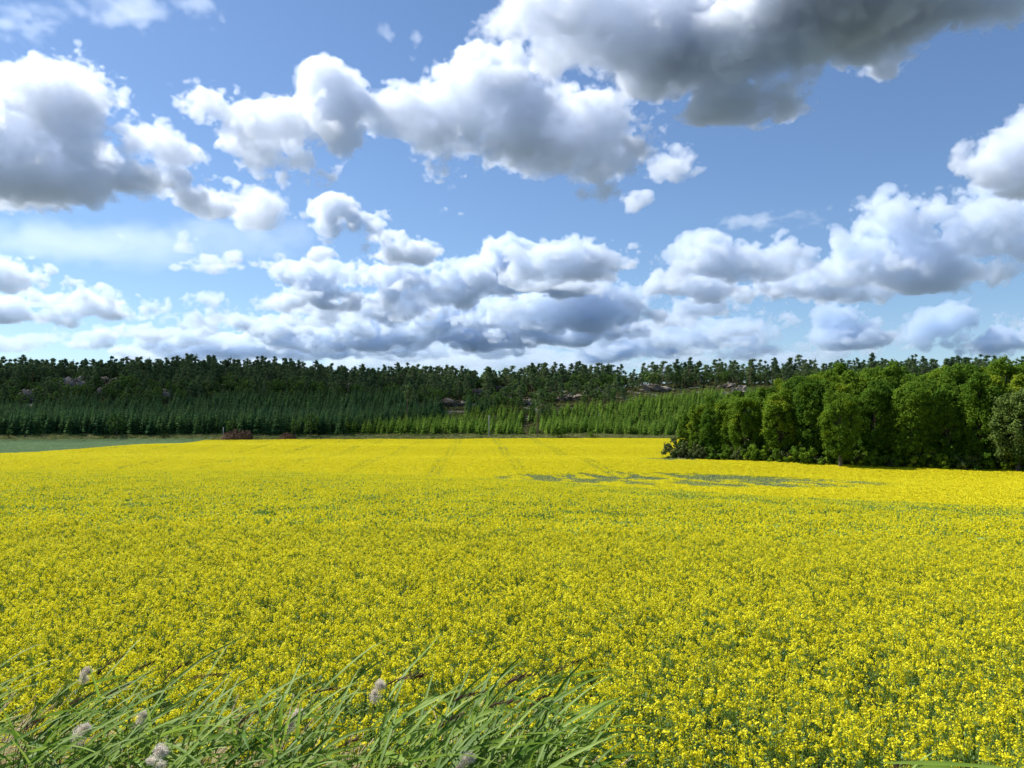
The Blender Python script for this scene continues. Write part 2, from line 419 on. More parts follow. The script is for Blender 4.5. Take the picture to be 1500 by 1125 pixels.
# ground sheet, finer near the camera, reaching past the horizon
yy = np.concatenate([np.arange(-60, 0, 6.), np.arange(0, 30, 0.75), np.arange(30, 120, 2.), np.arange(120, 420, 3.), np.arange(420, 700, 5.), np.geomspace(700, 14000, 40)])
xs = np.concatenate([np.arange(0, 30, 1.), np.arange(30, 140, 3.), np.arange(140, 520, 7.), np.geomspace(520, 12000, 30)])
xx = np.concatenate([-xs[:0:-1], xs])
X, Y = np.meshgrid(xx, yy, indexing='ij')
Z = ground(X, Y)
V = np.stack([X, Y, Z], -1).reshape(-1, 3)
I = np.arange(X.size).reshape(X.shape)
F = np.stack([I[:-1, :-1], I[1:, :-1], I[1:, 1:], I[:-1, 1:]], -1).reshape(-1, 4)
gm, nt, out = mat('field_and_forest_floor')
tc = N(nt, 'ShaderNodeTexCoord'); n1 = N(nt, 'ShaderNodeTexNoise', Scale=0.09, Detail=9.0, Roughness=0.65)
nt.links.new(tc.outputs['Object'], n1.inputs['Vector'])
c1 = ramp(nt, n1.outputs['Fac'], [(0.3, (0.03, 0.05, 0.028)), (0.5, (0.055, 0.07, 0.04)), (0.62, (0.10, 0.09, 0.055)), (0.75, (0.13, 0.10, 0.075))])
p = N(nt, 'ShaderNodeBsdfPrincipled', Roughness=0.95); nt.links.new(c1, p.inputs['Base Color'])
nt.links.new(p.outputs[0], out.inputs[0])
g = add('ground', mesh_np('ground', V, F, [gm], None, True)); g['kind'] = 'structure'

# ------------------------------------------------------------------ small mesh makers
rng = np.random.default_rng(7)
class MB:
    def __init__(s): s.v = []; s.f = []; s.m = []; s.n = 0
    def raw(s, v, f, m=0):
        s.v.append(v); s.f.append(f + s.n); s.m.append(np.full(len(f), m)); s.n += len(v)
    def diamonds(s, c, a, b, m=0):
        v = np.stack([c - a, c + b, c + a, c - b], 1).reshape(-1, 3)
        s.raw(v, np.arange(len(v)).reshape(-1, 4), m)
    def quads(s, c, a, b, m=0):
        v = np.stack([c - a - b, c + a - b, c + a + b, c - a + b], 1).reshape(-1, 3)
        s.raw(v, np.arange(len(v)).reshape(-1, 4), m)
    def tube(s, pts, rad, k=6, m=0):
        pts = np.asarray(pts, float); rad = np.broadcast_to(np.asarray(rad, float), (len(pts),))
        t = np.gradient(pts, axis=0); t /= np.linalg.norm(t, axis=1, keepdims=True) + 1e-9
        ref = np.where(np.abs(t[:, 2:3]) > 0.9, [[1., 0, 0]], [[0, 0, 1.]])
        u = np.cross(t, ref); u /= np.linalg.norm(u, axis=1, keepdims=True) + 1e-9
        w = np.cross(t, u)
        a = np.arange(k) / k * 2 * math.pi
        v = pts[:, None] + rad[:, None, None] * (np.cos(a)[None, :, None] * u[:, None] + np.sin(a)[None, :, None] * w[:, None])
        i = np.arange(len(pts) * k).reshape(-1, k); j = np.roll(i, -1, 1)
        f = np.stack([i[:-1], j[:-1], j[1:], i[1:]], -1).reshape(-1, 4)
        s.raw(v.reshape(-1, 3), f, m)
    def ribbon(s, pts, side, w, m=0):
        """a strip along pts, half width w, folded a little along its middle"""
        pts = np.asarray(pts, float); w = np.asarray(w, float)[:, None]; side = np.asarray(side, float)
        up = np.array([0, 0, 1.])
        v = np.stack([pts - side * w + up * w * 0.5, pts, pts + side * w + up * w * 0.5], 1).reshape(-1, 3)
        i = np.arange(len(v)).reshape(-1, 3)
        f = np.concatenate([np.stack([i[:-1, q], i[:-1, q + 1], i[1:, q + 1], i[1:, q]], -1) for q in (0, 1)])
        s.raw(v, f, m)
    def mesh(s, name, mats, smooth=False):
        return mesh_np(name, np.concatenate(s.v), np.concatenate(s.f), mats, np.concatenate(s.m), smooth)

def unit(n, up=0.0):
    v = rng.normal(size=(n, 3)); v[:, 2] += up
    return v / np.linalg.norm(v, axis=1, keepdims=True)
def leaf_axes(n, length, width, up=0.0, nrm=None):
    """random leaf planes; nrm leans them to face outward"""
    nn = unit(n, up) if nrm is None else nrm
    t = np.cross(nn, unit(n)); t /= np.linalg.norm(t, axis=1, keepdims=True) + 1e-9
    b = np.cross(nn, t)
    L = (length * rng.uniform(0.7, 1.3, n))[:, None]; W = (width * rng.uniform(0.7, 1.3, n))[:, None]
    return t * L, b * W

# ------------------------------------------------------------------ scattering (only for the crops and masses nobody could count)
def scatter(name, pts, idx, rot, scl, protos, tilt=None):
    """one object that repeats the prototype meshes at the points"""
    lib = bpy.data.collections.new(name + '_kinds')
    for i, me in enumerate(protos):
        o = bpy.data.objects.new('%s_kind_%s' % (name, 'abcdefghijklmnop'[i]), me); lib.objects.link(o)
    me = bpy.data.meshes.new(name)
    me.vertices.add(len(pts)); me.vertices.foreach_set('co', np.ascontiguousarray(pts, np.float32).ravel())
    ra = np.zeros((len(pts), 3), np.float32)
    if tilt is not None: ra[:, :2] = tilt
    ra[:, 2] = rot
    a = me.attributes.new('spin', 'FLOAT_VECTOR', 'POINT'); a.data.foreach_set('vector', ra.ravel())
    a = me.attributes.new('size', 'FLOAT', 'POINT'); a.data.foreach_set('value', np.ascontiguousarray(scl, np.float32))
    a = me.attributes.new('which', 'INT', 'POINT'); a.data.foreach_set('value', np.ascontiguousarray(idx, np.int32))
    o = add(name, me); o['kind'] = 'stuff'
    ng = bpy.data.node_groups.new(name + '_scatter', 'GeometryNodeTree')
    ng.interface.new_socket('Geometry', in_out='INPUT', socket_type='NodeSocketGeometry')
    ng.interface.new_socket('Geometry', in_out='OUTPUT', socket_type='NodeSocketGeometry')
    gi = ng.nodes.new('NodeGroupInput'); go = ng.nodes.new('NodeGroupOutput')
    ci = ng.nodes.new('GeometryNodeCollectionInfo'); ci.inputs['Collection'].default_value = lib
    ci.inputs['Separate Children'].default_value = True; ci.inputs['Reset Children'].default_value = True
    ip = ng.nodes.new('GeometryNodeInstanceOnPoints'); ip.inputs['Pick Instance'].default_value = True
    def attr(nm, tp):
        n = ng.nodes.new('GeometryNodeInputNamedAttribute'); n.data_type = tp; n.inputs['Name'].default_value = nm
        return n.outputs['Attribute']
    er = ng.nodes.new('FunctionNodeEulerToRotation')
    L = ng.links.new
    L(attr('spin', 'FLOAT_VECTOR'), er.inputs[0]); L(er.outputs[0], ip.inputs['Rotation'])
    L(attr('size', 'FLOAT'), ip.inputs['Scale']); L(attr('which', 'INT'), ip.inputs['Instance Index'])
    L(gi.outputs[0], ip.inputs['Points']); L(ci.outputs[0], ip.inputs['Instance']); L(ip.outputs[0], go.inputs[0])
    md = o.modifiers.new('scatter', 'NODES'); md.node_group = ng
    return o

# ------------------------------------------------------------------ rapeseed
def rape_plant(flower=1.0):
    mb = MB(); h = rng.uniform(1.0, 1.22)
    heads = []
    main = np.array([[0, 0, 0.25], [rng.normal(0, .03), rng.normal(0, .03), h * 0.6], [rng.normal(0.03, .05), rng.normal(0, .05), h]])
    mb.tube(main, [0.006, 0.005, 0.003], 3, 1); heads.append(main[-1])
    for k in range(rng.integers(5, 9)):
        a = rng.uniform(0, 2 * math.pi); r = rng.uniform(0.05, 0.17); hb = h * rng.uniform(0.5, 0.75); ht = h * rng.uniform(0.78, 1.0)
        e = np.array([r * math.cos(a) + 0.02, r * math.sin(a), ht])
        s0 = np.array([0, 0, hb]); md = (s0 + e) / 2 + np.array([r * .3 * math.cos(a), r * .3 * math.sin(a), -0.03])
        mb.tube([s0, md, e], [0.0035, 0.003, 0.002], 3, 1); heads.append(e)
    for e in heads:
        # pods and buds under the flowers
        n = rng.integers(4, 10); z = rng.uniform(-0.22, -0.03, n); a = rng.uniform(0, 6.28, n)
        d = np.stack([np.cos(a), np.sin(a), np.full(n, 0.9)], 1); d /= np.linalg.norm(d, axis=1, keepdims=True)
        c = e + np.stack([0 * z, 0 * z, z], 1) + d * 0.022
        b = np.cross(d, unit(n)); b /= np.linalg.norm(b, axis=1, keepdims=True)
        mb.diamonds(c, d * 0.024, b * 0.003, 1)
        if rng.random() > flower: continue
        n = rng.integers(10, 24); rr = rng.uniform(0.018, 0.042)
        q = unit(n, 0.5); pos = e + q * rr * rng.uniform(0.5, 1.25, (n, 1)) * [1, 1, 1.15]
        nr = q + unit(n) * 0.6; nr /= np.linalg.norm(nr, axis=1, keepdims=True)
        A, B = leaf_axes(n, 0.0072, 0.0072, 0, nr)
        mb.quads(pos, A, B, 0)
    n = rng.integers(9, 15); z = rng.uniform(0.15, 0.78, n) ** 0.8 * h; a = rng.uniform(0, 6.28, n); L = np.interp(z, [0.1, 1.0], [0.10, 0.035])
    d = np.stack([np.cos(a), np.sin(a), rng.uniform(-0.3, 0.6, n)], 1); d /= np.linalg.norm(d, axis=1, keepdims=True)
    b = np.cross(d, [0, 0, 1.]); b /= np.linalg.norm(b, axis=1, keepdims=True)
    c = np.stack([0 * z, 0 * z, z], 1) + d * (L * 1.1)[:, None]
    mb.diamonds(c, d * L[:, None], b * (L * 0.33)[:, None], 2)
    return mb.mesh('rapeseed_plant', [M['petal'], M['rape_green'], M['rape_leaf']])

def rape_clump(nhead, nq, size, head, green, spread=0.62, leafsize=0.05):
    """about a square metre of crop, for the middle and far field"""
    mb = MB()
    if nhead:
        hc = np.stack([rng.uniform(-spread, spread, nhead), rng.uniform(-spread, spread, nhead), 1.12 - np.abs(rng.normal(0, 0.10, nhead)) + rng.uniform(0, .05, nhead)], 1)
        q = unit(nhead * nq, 0.4); pos = np.repeat(hc, nq, 0) + q * head * rng.uniform(0.4, 1, (nhead * nq, 1)) * [1, 1, 1.2]
        nr = q + unit(len(q)) * 0.7; nr /= np.linalg.norm(nr, axis=1, keepdims=True)
        A, B = leaf_axes(len(q), size, size, 0, nr)
        mb.quads(pos, A, B, 0)
    c = np.stack([rng.uniform(-spread, spread, green), rng.uniform(-spread, spread, green), rng.uniform(0.3, 1.06, green)], 1)
    d = unit(green, 1.6); A = d * rng.uniform(0.8, 1.6, (green, 1)) * leafsize * 1.6
    b = np.cross(d, unit(green)); b /= np.linalg.norm(b, axis=1, keepdims=True)
    mb.diamonds(c, A, b * leafsize * 0.45, 1)
    return mb.mesh('rapeseed_clump', [M['petal'], M['rape_thin' if nhead < 2 else 'rape_green']])

def grid_pts(x0, x1, y0, y1, step, jit=0.5):
    gx, gy = np.meshgrid(np.arange(x0, x1, step), np.arange(y0, y1, step))
    n = gx.size
    return gx.ravel() + rng.uniform(-jit, jit, n) * step, gy.ravel() + rng.uniform(-jit, jit, n) * step

def crest_y(x, y):
    px = 750 + x / np.maximum(y, 5) * FPX
    return 2 * TOP / ((np.interp(px, PX, CREST) - 625) / FPX)

def bare(x, y):
    """0..1: how sparse the flowers stand (thin crop near the crest and where the water stood in the hollow)"""
    v = np.zeros_like(x)
    cy = crest_y(x, y); rel = y / cy; px = 750 + x / np.maximum(y, 5) * FPX
    side = np.clip((px - 520) / 450, 0, 1)
    st = fbm2(x / 9 + 3, y / 2.5, 21, 3)
    v = np.maximum(v, np.clip(1 - np.abs(rel - 0.92) / 0.16, 0, 1) * (0.46 + 0.42 * side + 0.6 * st) * (rel < 1.25) * side ** 0.5)
    v = np.maximum(v, np.clip(1 - np.abs(rel - 0.70 - 0.05 * st) / 0.09, 0, 1) * np.clip((px - 780) / 150, 0, 1) * (0.78 + 0.7 * st))
    v = v + np.clip(0.3 * fbm2(x / 7, y / 5, 31, 3) + 0.05, 0, 0.32) * (rel < 1.2)
    # hollow patches in the far field, smeared along the drilling direction
    hx = x + 0.12 * (y - 130)
    hol = 0.8 * fbm2(hx / 6 + 0.7, (y - hx * 0.9) / 12, 41, 4) + 0.7 * noise2(hx / 1.6 + y / 14, y / 9, 43)
    reg = np.clip(1 - ((x - 31) / 37) ** 2 - ((y - 146 + 0.22 * (x - 20)) / 24) ** 2, 0, 1) ** 0.5
    v = np.maximum(v, np.where(y > 88, np.clip((hol + 0.6) * 1.9, 0, 1) * np.clip(reg * 1.5, 0, 1), 0))
    reg2 = np.clip(1 - ((x + 15.5) / 3.5) ** 2 - ((y - 146) / 6) ** 2, 0, 1)
    v = np.maximum(v, np.clip(reg2 * 3 + 0.6 * st, 0, 1) * (reg2 > 0))
    reg3 = np.clip(1 - ((x - 43) / 11) ** 2 - ((y - 218) / 20) ** 2, 0, 1)
    v = np.maximum(v, np.clip(reg3 * 1.6 + 0.8 * hol - 0.4, 0, 1) * (reg3 > 0))
    return np.clip(v, 0, 1)

CER = np.array([[-400, 200], [-230, 245], [-182, 268], [-163, 305], [-156, 340], [-156, 402]])
def cereal_side(x, y):
    """True left of the boundary between the two crops"""
    bx = np.interp(y, CER[:, 1], CER[:, 0], left=-1e9)
    return x < bx
GROVE = np.array([[40, 224], [54, 206], [80, 190], [120, 172], [160, 160], [300, 130]])
def in_grove(x, y, m=0.0):
    fy = np.interp(x, GROVE[:, 0], GROVE[:, 1])
    return (x > 44 + m + np.maximum(y - 228, 0) * 0.36) & (y > fy + m)
def tramline(x, y):
    k = (x + 0.045 * (y - 198) - 0.9) / 19.0
    r = (k - np.round(k)) * 19.0
    return (np.abs(np.abs(r) - 0.95) < 0.5) & (np.round(k) <= 1)

# near plants
x, y = grid_pts(-20, 20, 5.0, 23.5, 0.155)
ok = (np.abs(x) < y * 0.74 + 1.2) & (y > 5.2 + 0.25 * np.sin(x * 1.7)) & ~((x < 0.75) & (x > -6) & (y < 5.6))
x, y = x[ok], y[ok]
pr = [rape_plant(0.95) for _ in range(7)] + [rape_plant(0.35) for _ in range(3)]
thin = bare(x, y) + np.clip((11 - y) / 11, 0, 0.42)
idx = np.where(rng.random(len(x)) < thin, rng.integers(7, 10, len(x)), rng.integers(0, 7, len(x)))
P = np.stack([x, y, ground(x, y) + 0.10 * fbm2(x / 1.7, y / 1.7, 51, 2)], 1)
tl = np.stack([rng.normal(0, 0.06, len(x)), rng.normal(0.09, 0.07, len(x))], 1)
o = scatter('rapeseed_plants', P, idx, rng.uniform(0, 6.28, len(x)), rng.uniform(0.82, 1.08, len(x)), pr, tl)
tag(o, 'yellow flowering rapeseed plants with green stems filling the front of the field', 'crop')
# near slope up to its crest
x, y = grid_pts(-95, 75, 22, 125, 0.78)
ok = (np.abs(x) < y * 0.72 + 2) & (y < crest_y(x, y) * 1.35 + 3)
x, y = x[ok], y[ok]
pr = [rape_clump(62, 7, 0.0125, 0.029, 210) for _ in range(4)] + [rape_clump(28, 6, 0.0125, 0.028, 260) for _ in range(3)] + [rape_clump(5, 6, 0.015, 0.034, 240) for _ in range(2)]
b = bare(x, y) + rng.normal(0, 0.10, len(x))
idx = np.where(b > 0.6, rng.integers(7, 9, len(x)), np.where(b > 0.26, rng.integers(4, 7, len(x)), rng.integers(0, 4, len(x))))
P = np.stack([x, y, ground(x, y) + 0.10 * fbm2(x / 1.7, y / 1.7, 51, 2)], 1)
o = scatter('rapeseed_slope', P, idx, rng.uniform(0, 6.28, len(x)), rng.uniform(0.9, 1.12, len(x)), pr)
tag(o, 'dense yellow rapeseed crop up to the crest of the near slope', 'crop')
# far field
x, y = grid_pts(-300, 185, 84, 401, 0.82)
ok = (np.abs(x) < y * 0.72 + 2) & (y > crest_y(x, y) * 1.2) & ~cereal_side(x, y) & ~in_grove(x, y, -2.5) & (y < 396.5 + 1.5 * noise2(x / 9, y * 0, 8))
x, y = x[ok], y[ok]
pr = [rape_clump(44, 3, 0.042, 0.055, 34, 0.56, 0.09) for _ in range(4)] + [rape_clump(17, 3, 0.04, 0.05, 50, 0.56, 0.09) for _ in range(2)] + [rape_clump(1, 3, 0.04, 0.05, 64, 0.58, 0.10) for _ in range(2)]
b = bare(x, y) * 1.15 + rng.uniform(-0.48, 0.48, len(x)) * (bare(x, y) > 0.02) + rng.normal(0, .08, len(x)) + 0.34 * fbm2(x / 25, y / 9, 61, 3)
b = np.where(tramline(x, y), b + rng.uniform(0.28, 0.62, len(x)), b)
idx = np.where(b > 0.55, rng.integers(6, 8, len(x)), np.where(b > 0.25, rng.integers(4, 6, len(x)), rng.integers(0, 4, len(x))))
P = np.stack([x, y, ground(x, y) + 0.08 * fbm2(x / 5, y / 5, 71, 2)], 1)
o = scatter('rapeseed_far_field', P, idx, rng.uniform(0, 6.28, len(x)), rng.uniform(0.95, 1.1, len(x)), pr)
tag(o, 'smooth bright yellow rapeseed field with tramlines running up to the forest edge', 'crop')
print('far clumps', len(x))
# cereal
def cereal_clump():
    mb = MB(); n = 260
    c = np.stack([rng.uniform(-1, 1, n), rng.uniform(-1, 1, n), rng.uniform(0.5, 0.95, n)], 1)
    d = unit(n, 2.2); b = np.cross(d, unit(n)); b /= np.linalg.norm(b, axis=1, keepdims=True)
    mb.diamonds(c, d * 0.16, b * 0.045, 0)
    return mb.mesh('cereal_clump', [M['cereal']])
x, y = grid_pts(-330, -150, 225, 402, 1.6)
ok = cereal_side(x, y) & (np.abs(x) < y * 0.74 + 3)
x, y = x[ok], y[ok]
ok = ~((np.abs((x * 0.97 + y * 0.24) % 18 - 9) < 0.5))
x, y = x[ok], y[ok]
o = scatter('cereal_field', np.stack([x, y, ground(x, y)], 1), rng.integers(0, 3, len(x)), rng.uniform(0, 6.28, len(x)), rng.uniform(0.9, 1.1, len(x)), [cereal_clump() for _ in range(3)])
tag(o, 'grey green unripe cereal field in the far left corner beyond the yellow crop', 'crop')
# grass margin along the forest foot
def grass_tuft(n=60, h=0.9, sp=0.9, w=0.05):
    mb = MB(); r = rng.uniform(-sp, sp, (n, 2))
    d = unit(n, 1.8); d[:, 2] = np.abs(d[:, 2]); L = rng.uniform(0.4, 1, (n, 1)) * h / 2
    c = np.concatenate([r, np.zeros((n, 1))], 1) + d * L
    b = np.cross(d, unit(n)); b /= np.linalg.norm(b, axis=1, keepdims=True)
    mb.diamonds(c, d * L, b * w, 0)
    return mb.mesh('grass_tuft', [M['grass']])
x, y = grid_pts(-320, 320, 397.5, 418, 0.95)
ok = rng.random(len(x)) < np.interp(x, [-320, -60, 60], [0.55, 0.6, 1.0])
x, y = x[ok], y[ok]
o = scatter('grass_margin', np.stack([x, y, ground(x, y)], 1), rng.integers(0, 3, len(x)), rng.uniform(0, 6.28, len(x)), rng.uniform(0.5, 1.5, len(x)), [grass_tuft() for _ in range(3)])
tag(o, 'strip of dry and green grass between the field and the forest edge', 'grass')
# ------------------------------------------------------------------ trees
def spruce(h, w, key, whorls=22, name='spruce'):
    cr, tr = MB(), MB()
    tr.tube([[0, 0, -0.3], [0, 0, h * 0.5], [0.02 * h, 0, h * 0.97]], [h * 0.014, h * 0.009, h * 0.002], 6)
    wv = w * rng.uniform(0.85, 1.15, whorls)
    for k in range(whorls):
        t = (k + rng.uniform(-.3, .3)) / whorls; t = min(max(t, 0.0), 0.99)
        z = h * (0.05 + 0.93 * t); r = wv[k] * (1 - t) ** 0.85 + 0.05 * w
        nb = int(6 + 7 * (1 - t)); a = rng.uniform(0, 6.28) + np.arange(nb) / nb * 6.28 + rng.uniform(-.25, .25, nb)
        for aa in a:
            rr = r * rng.uniform(0.7, 1.12); nq = 2 if t > 0.5 else 3
            fr = (np.arange(nq) + 0.6) / nq + rng.uniform(-.08, .08, nq)
            d = np.array([math.cos(aa), math.sin(aa), 0]); 
            c = d * (rr * fr)[:, None] + np.array([[0, 0, 1]]) * (z - 0.28 * rr * fr + 0.12 * rr * fr ** 2)[:, None]
            ax = (d + [0, 0, -0.25]) * rr * 0.36; sd = np.array([-d[1], d[0], 0])
            tw = rng.uniform(-0.7, 0.7, nq)[:, None]
            B = (sd * np.cos(tw) + np.array([0, 0, 1.]) * np.sin(tw)) * rr * (0.27 - 0.08 * fr)[:, None]
            cr.diamonds(c, np.repeat(ax[None], nq, 0), B, 0)
    n = 6; cr.diamonds(np.array([[0.02 * h, 0, h]] * n), np.tile([[0.004 * h, 0, 0.03 * h]], (n, 1)), unit(n) * [[0.008 * h, 0.008 * h, 0]], 0)
    return cr, tr

def clump_leaves(cr, centre, rad, n, ls, flat=0.75, m=0):
    q = unit(n, 0.15); r = np.abs(rng.normal(0.72, 0.34, (n, 1)))
    pos = centre + q * r * rad * np.array([1, 1, flat])
    nr = q + unit(n) * 0.8 + [0, 0, 0.25]; nr /= np.linalg.norm(nr, axis=1, keepdims=True)
    A, B = leaf_axes(n, ls, ls * 0.62, 0, nr)
    cr.diamonds(pos, A, B, m)

def pine(h, dead=0.0, wide=1.0, lo=0.22, hi=0.48):
    cr, tr = MB(), MB()
    lean = rng.uniform(0.0, 0.05) * h
    def ax(t): return np.array([lean * t * t, 0.01 * h * math.sin(3 * t), h * t])
    tr.tube([ax(t) - [0, 0, 0.4 * (t == 0)] for t in (0, .3, .6, .97)], [h * .016, h * .013, h * .009, h * .003], 6)
    n = rng.integers(12, 18); low = rng.uniform(lo, hi)
    for k in range(n):
        t = low + (1 - low) * (k + rng.uniform(0, 1)) / n; a = rng.uniform(0, 6.28)
        r = wide * h * 0.20 * (1.05 - ((t - low) / (1 - low)) ** 1.3 * 0.95) * rng.uniform(0.3, 1.25) + 0.01 * h
        base = ax(min(t, 0.97)); e = base + [r * math.cos(a) + 0.035 * h, r * math.sin(a), 0.05 * h * rng.uniform(-.3, 1.2)]
        tr.tube([base, (base + e) / 2 - [0, 0, 0.01 * h], e], [h * .005, h * .004, h * .002], 4)
        if rng.random() < dead: continue
        clump_leaves(cr, e, wide ** 0.6 * h * (rng.uniform(0.055, 0.11) * (1.15 - 0.55 * (t - low) / (1 - low))), 80, h * 0.019, 0.62)
        if rng.random() < 0.9: clump_leaves(cr, (base + e) / 2 + [0.02 * h, 0, 0.02 * h], h * 0.07, 50, h * 0.018, 0.6)
    clump_leaves(cr, ax(0.95) + [0.015 * h, 0, 0], h * 0.04, 45, h * 0.016, 1.3)
    if rng.random() < 0.5: clump_leaves(cr, ax(1.0) + [0.03 * h, 0, 0.03 * h], h * 0.022, 18, h * 0.013, 1.6)
    return cr, tr

def broadleaf(h, w, n=70, leaves=120, ls=0.28, skirt=0.12, seed_shape=None, limbs=9):
    """tapered trunk with limbs; crown of lobes that carry leaf clumps, with gaps between them"""
    cr, tr = MB(), MB()
    tr.tube([[0, 0, -0.4], [0.1, 0, h * .25], [0.2, 0.1, h * .55], [0.3, 0, h * .85]], [h * .028, h * .02, h * .012, h * .004], 8)
    nl = rng.integers(7, 11); lobes = []
    for k in range(nl):
        t = (k + 0.5) / nl; a = k * 2.4 + rng.uniform(-.5, .5)
        z = h * (skirt + 0.16 + (0.80 - skirt - 0.16) * t); rr = w * 0.5 * math.sin(math.pi * min(1, 0.28 + 0.66 * (1 - t))) * rng.uniform(0.75, 1.1)
        c = np.array([rr * math.cos(a), rr * math.sin(a), z]); lr = w * rng.uniform(0.36, 0.5)
        lobes.append((c, lr))
        if k < limbs:
            s0 = np.array([0.15, 0, h * (0.2 + 0.45 * t)])
            tr.tube([s0, (s0 + c) / 2 + [0, 0, -0.02 * h], c], [h * .010, h * .007, h * .003], 5)
    lobes.append((np.array([0.3, 0, h * 0.86]), w * 0.38))
    for k in range(n):
        c, lr = lobes[k % len(lobes)]
        q = unit(1, 0.35)[0]
        p = c + q * lr * rng.uniform(0.55, 1.05) * np.array([1, 1, 0.78])
        p[2] = min(max(p[2], h * skirt * rng.uniform(0.8, 1.4)), h * 0.985)
        clump_leaves(cr, p, w * rng.uniform(0.05, 0.125), leaves, ls, 0.92)
    return cr, tr

def domed(h, w, n=300, leaves=115, ls=0.21):
    """full deciduous crown down to the ground: a tall dome broken into lobes, on a trunk with limbs"""
    cr, tr = MB(), MB()
    tr.tube([[0, 0, -0.4], [0.1, 0, h * .25], [0.2, 0.1, h * .55], [0.3, 0, h * .85]], [h * .026, h * .02, h * .012, h * .004], 8)
    ctr = np.array([0.2, 0, h * 0.53]); L = unit(15, 0.2); Lw = rng.uniform(0.6, 1.0, 15)
    for k in range(9):
        e = ctr + L[k] * [w * .38, w * .38, h * .34]; s0 = np.array([0.15, 0, h * rng.uniform(0.18, 0.5)])
        tr.tube([s0, (s0 + e) / 2 + [0, 0, 0.02 * h], e], [h * .010, h * .007, h * .003], 5)
    for k in range(n):
        q = unit(1, 0.12)[0]
        ang = np.arccos(np.clip(L @ q, -1, 1)); bulge = (Lw * np.exp(-(ang / 0.36) ** 2)).max()
        r = (0.70 + 0.34 * bulge) * rng.uniform(0.80, 1.03)
        p = ctr + q * r * np.array([w * 0.5, w * 0.5, h * 0.47]) * (1.0 if q[2] > -0.2 else 1.06)
        p[2] = max(p[2], h * 0.035 * rng.uniform(0.8, 1.6))
        clump_leaves(cr, p, w * rng.uniform(0.05, 0.115), leaves, ls, 0.92)
    return cr, tr

class Kind:
    """one kind of tree: crown and trunk meshes that every tree of the kind shares"""
    def __init__(s, name, builder, leaf, bark):
        cr, tr = builder
        s.name = name
        s.crown = cr.mesh('crown', [leaf]); s.trunk = tr.mesh('trunk', [bark], True)
        mb = MB()
        for b_, mi in ((cr, 0), (tr, 1)): mb.raw(np.concatenate(b_.v), np.concatenate(b_.f), mi)
        s.both = mb.mesh('tree', [leaf, bark])

def plant(kind, x, y, scale, label, cat, group=None, rz=None, sz=1.0, z=None):
    r = bpy.data.objects.new(kind.name, None); COL.objects.link(r)
    r.empty_display_size = 0.5
    r.location = (x, y, float(ground(x, y)) if z is None else z)
    r.rotation_euler.z = random.uniform(0, 6.28) if rz is None else rz
    r.scale = (scale, scale, scale * sz)
    tag(r, label, cat, group)
    add('crown', kind.crown, r); add('trunk', kind.trunk, r)
    return r
random.seed(3)
K_spruce = [Kind('spruce_tree', spruce(11, w, 0), M['spruce'], M['bark']) for w in (2.0, 2.3, 2.5, 2.1, 2.7)]
K_young = [Kind('young_spruce', spruce(8, w, 0, 15), M['young'], M['bark']) for w in (1.7, 1.9, 2.1, 1.8)]
K_pine = [Kind('pine_tree', pine(16, *a), M['pine'], M['pinebark']) for a in ((0, 1.0), (0, 1.3, .3, .5), (0.1, 0.8, .15, .3), (0.15, 1.4, .35, .55), (0.35, 1.0), (0, 1.2, .15, .3), (0.1, 0.75), (0.15, 1.5, .25, .4))]
K_ridge = [Kind('pine_tree', spruce(17, w, 0, 17), M['pine'], M['bark']) for w in (1.9, 2.3, 1.6)]
K_birch = [Kind('broadleaf_tree', broadleaf(10, w, 46, 60, 0.30, 0.14), M['birch'], M['bark']) for w in (5.0, 5.8, 4.4, 6.2)]
K_oak = [Kind('oak_tree', domed(20, w), M['oak'], M['bark']) for w in (9.0, 9.8, 8.2, 10.4, 8.8)]
K_willow = [Kind('willow_tree', domed(16, 9.5, 260, 120, 0.19), M['willow'], M['bark'])]
K_bush = [Kind('bush', broadleaf(3.0, 3.6, 40, 50, 0.16, 0.04), M['shrub'], M['bark']) for _ in range(2)]
K_darkbush = [Kind('bush', broadleaf(3.4, 4.2, 40, 60, 0.2, 0.03), M['oak'], M['bark'])]

# rock outcrops: (photo x, y, width px, height px) -> on the slope where that sight line meets it
ROCKS = [(36,582,40,24),(100,566,44,28),(158,561,44,16),(150,575,22,22),(242,581,18,20),(325,567,26,8),(508,570,18,14),
         (665,592,50,14),(700,578,28,14),(735,571,40,10),(772,591,24,14),(873,576,26,16),(832,583,30,14),(966,570,40,14),(1082,576,34,24),(1066,566,20,10),(1190,545,16,8)]
def on_slope(px, py):
    ys = np.arange(408, 640, 1.0); xs_ = (px - 750) / FPX * ys
    _, p = proj(xs_, ys, ground(xs_, ys))
    i = int(np.argmin(np.abs(p - py)))
    return xs_[i], ys[i]
def lump(name, sx, sy, sz, amp, seed, m, sub=5, sharp=False):
    import bmesh
    bm = bmesh.new(); bmesh.ops.create_icosphere(bm, subdivisions=sub, radius=1)
    from mathutils import noise
    for v in bm.verts:
        n = v.co.normalized(); q = n * 1.7 + Vector((seed * 3.1, seed * 1.7, 0))
        d = noise.fractal(q, 0.9, 2.1, 6) * amp
        if sharp: d += (noise.cell(n * 2.6 + Vector((seed, 0, 0))) - 0.5) * 0.22
        v.co = n * (1 + d)
        v.co.x *= sx; v.co.y *= sy; v.co.z *= sz
    me = bpy.data.meshes.new(name); bm.to_mesh(me); bm.free()
    me.materials.append(m)
    return me
rock_box = []
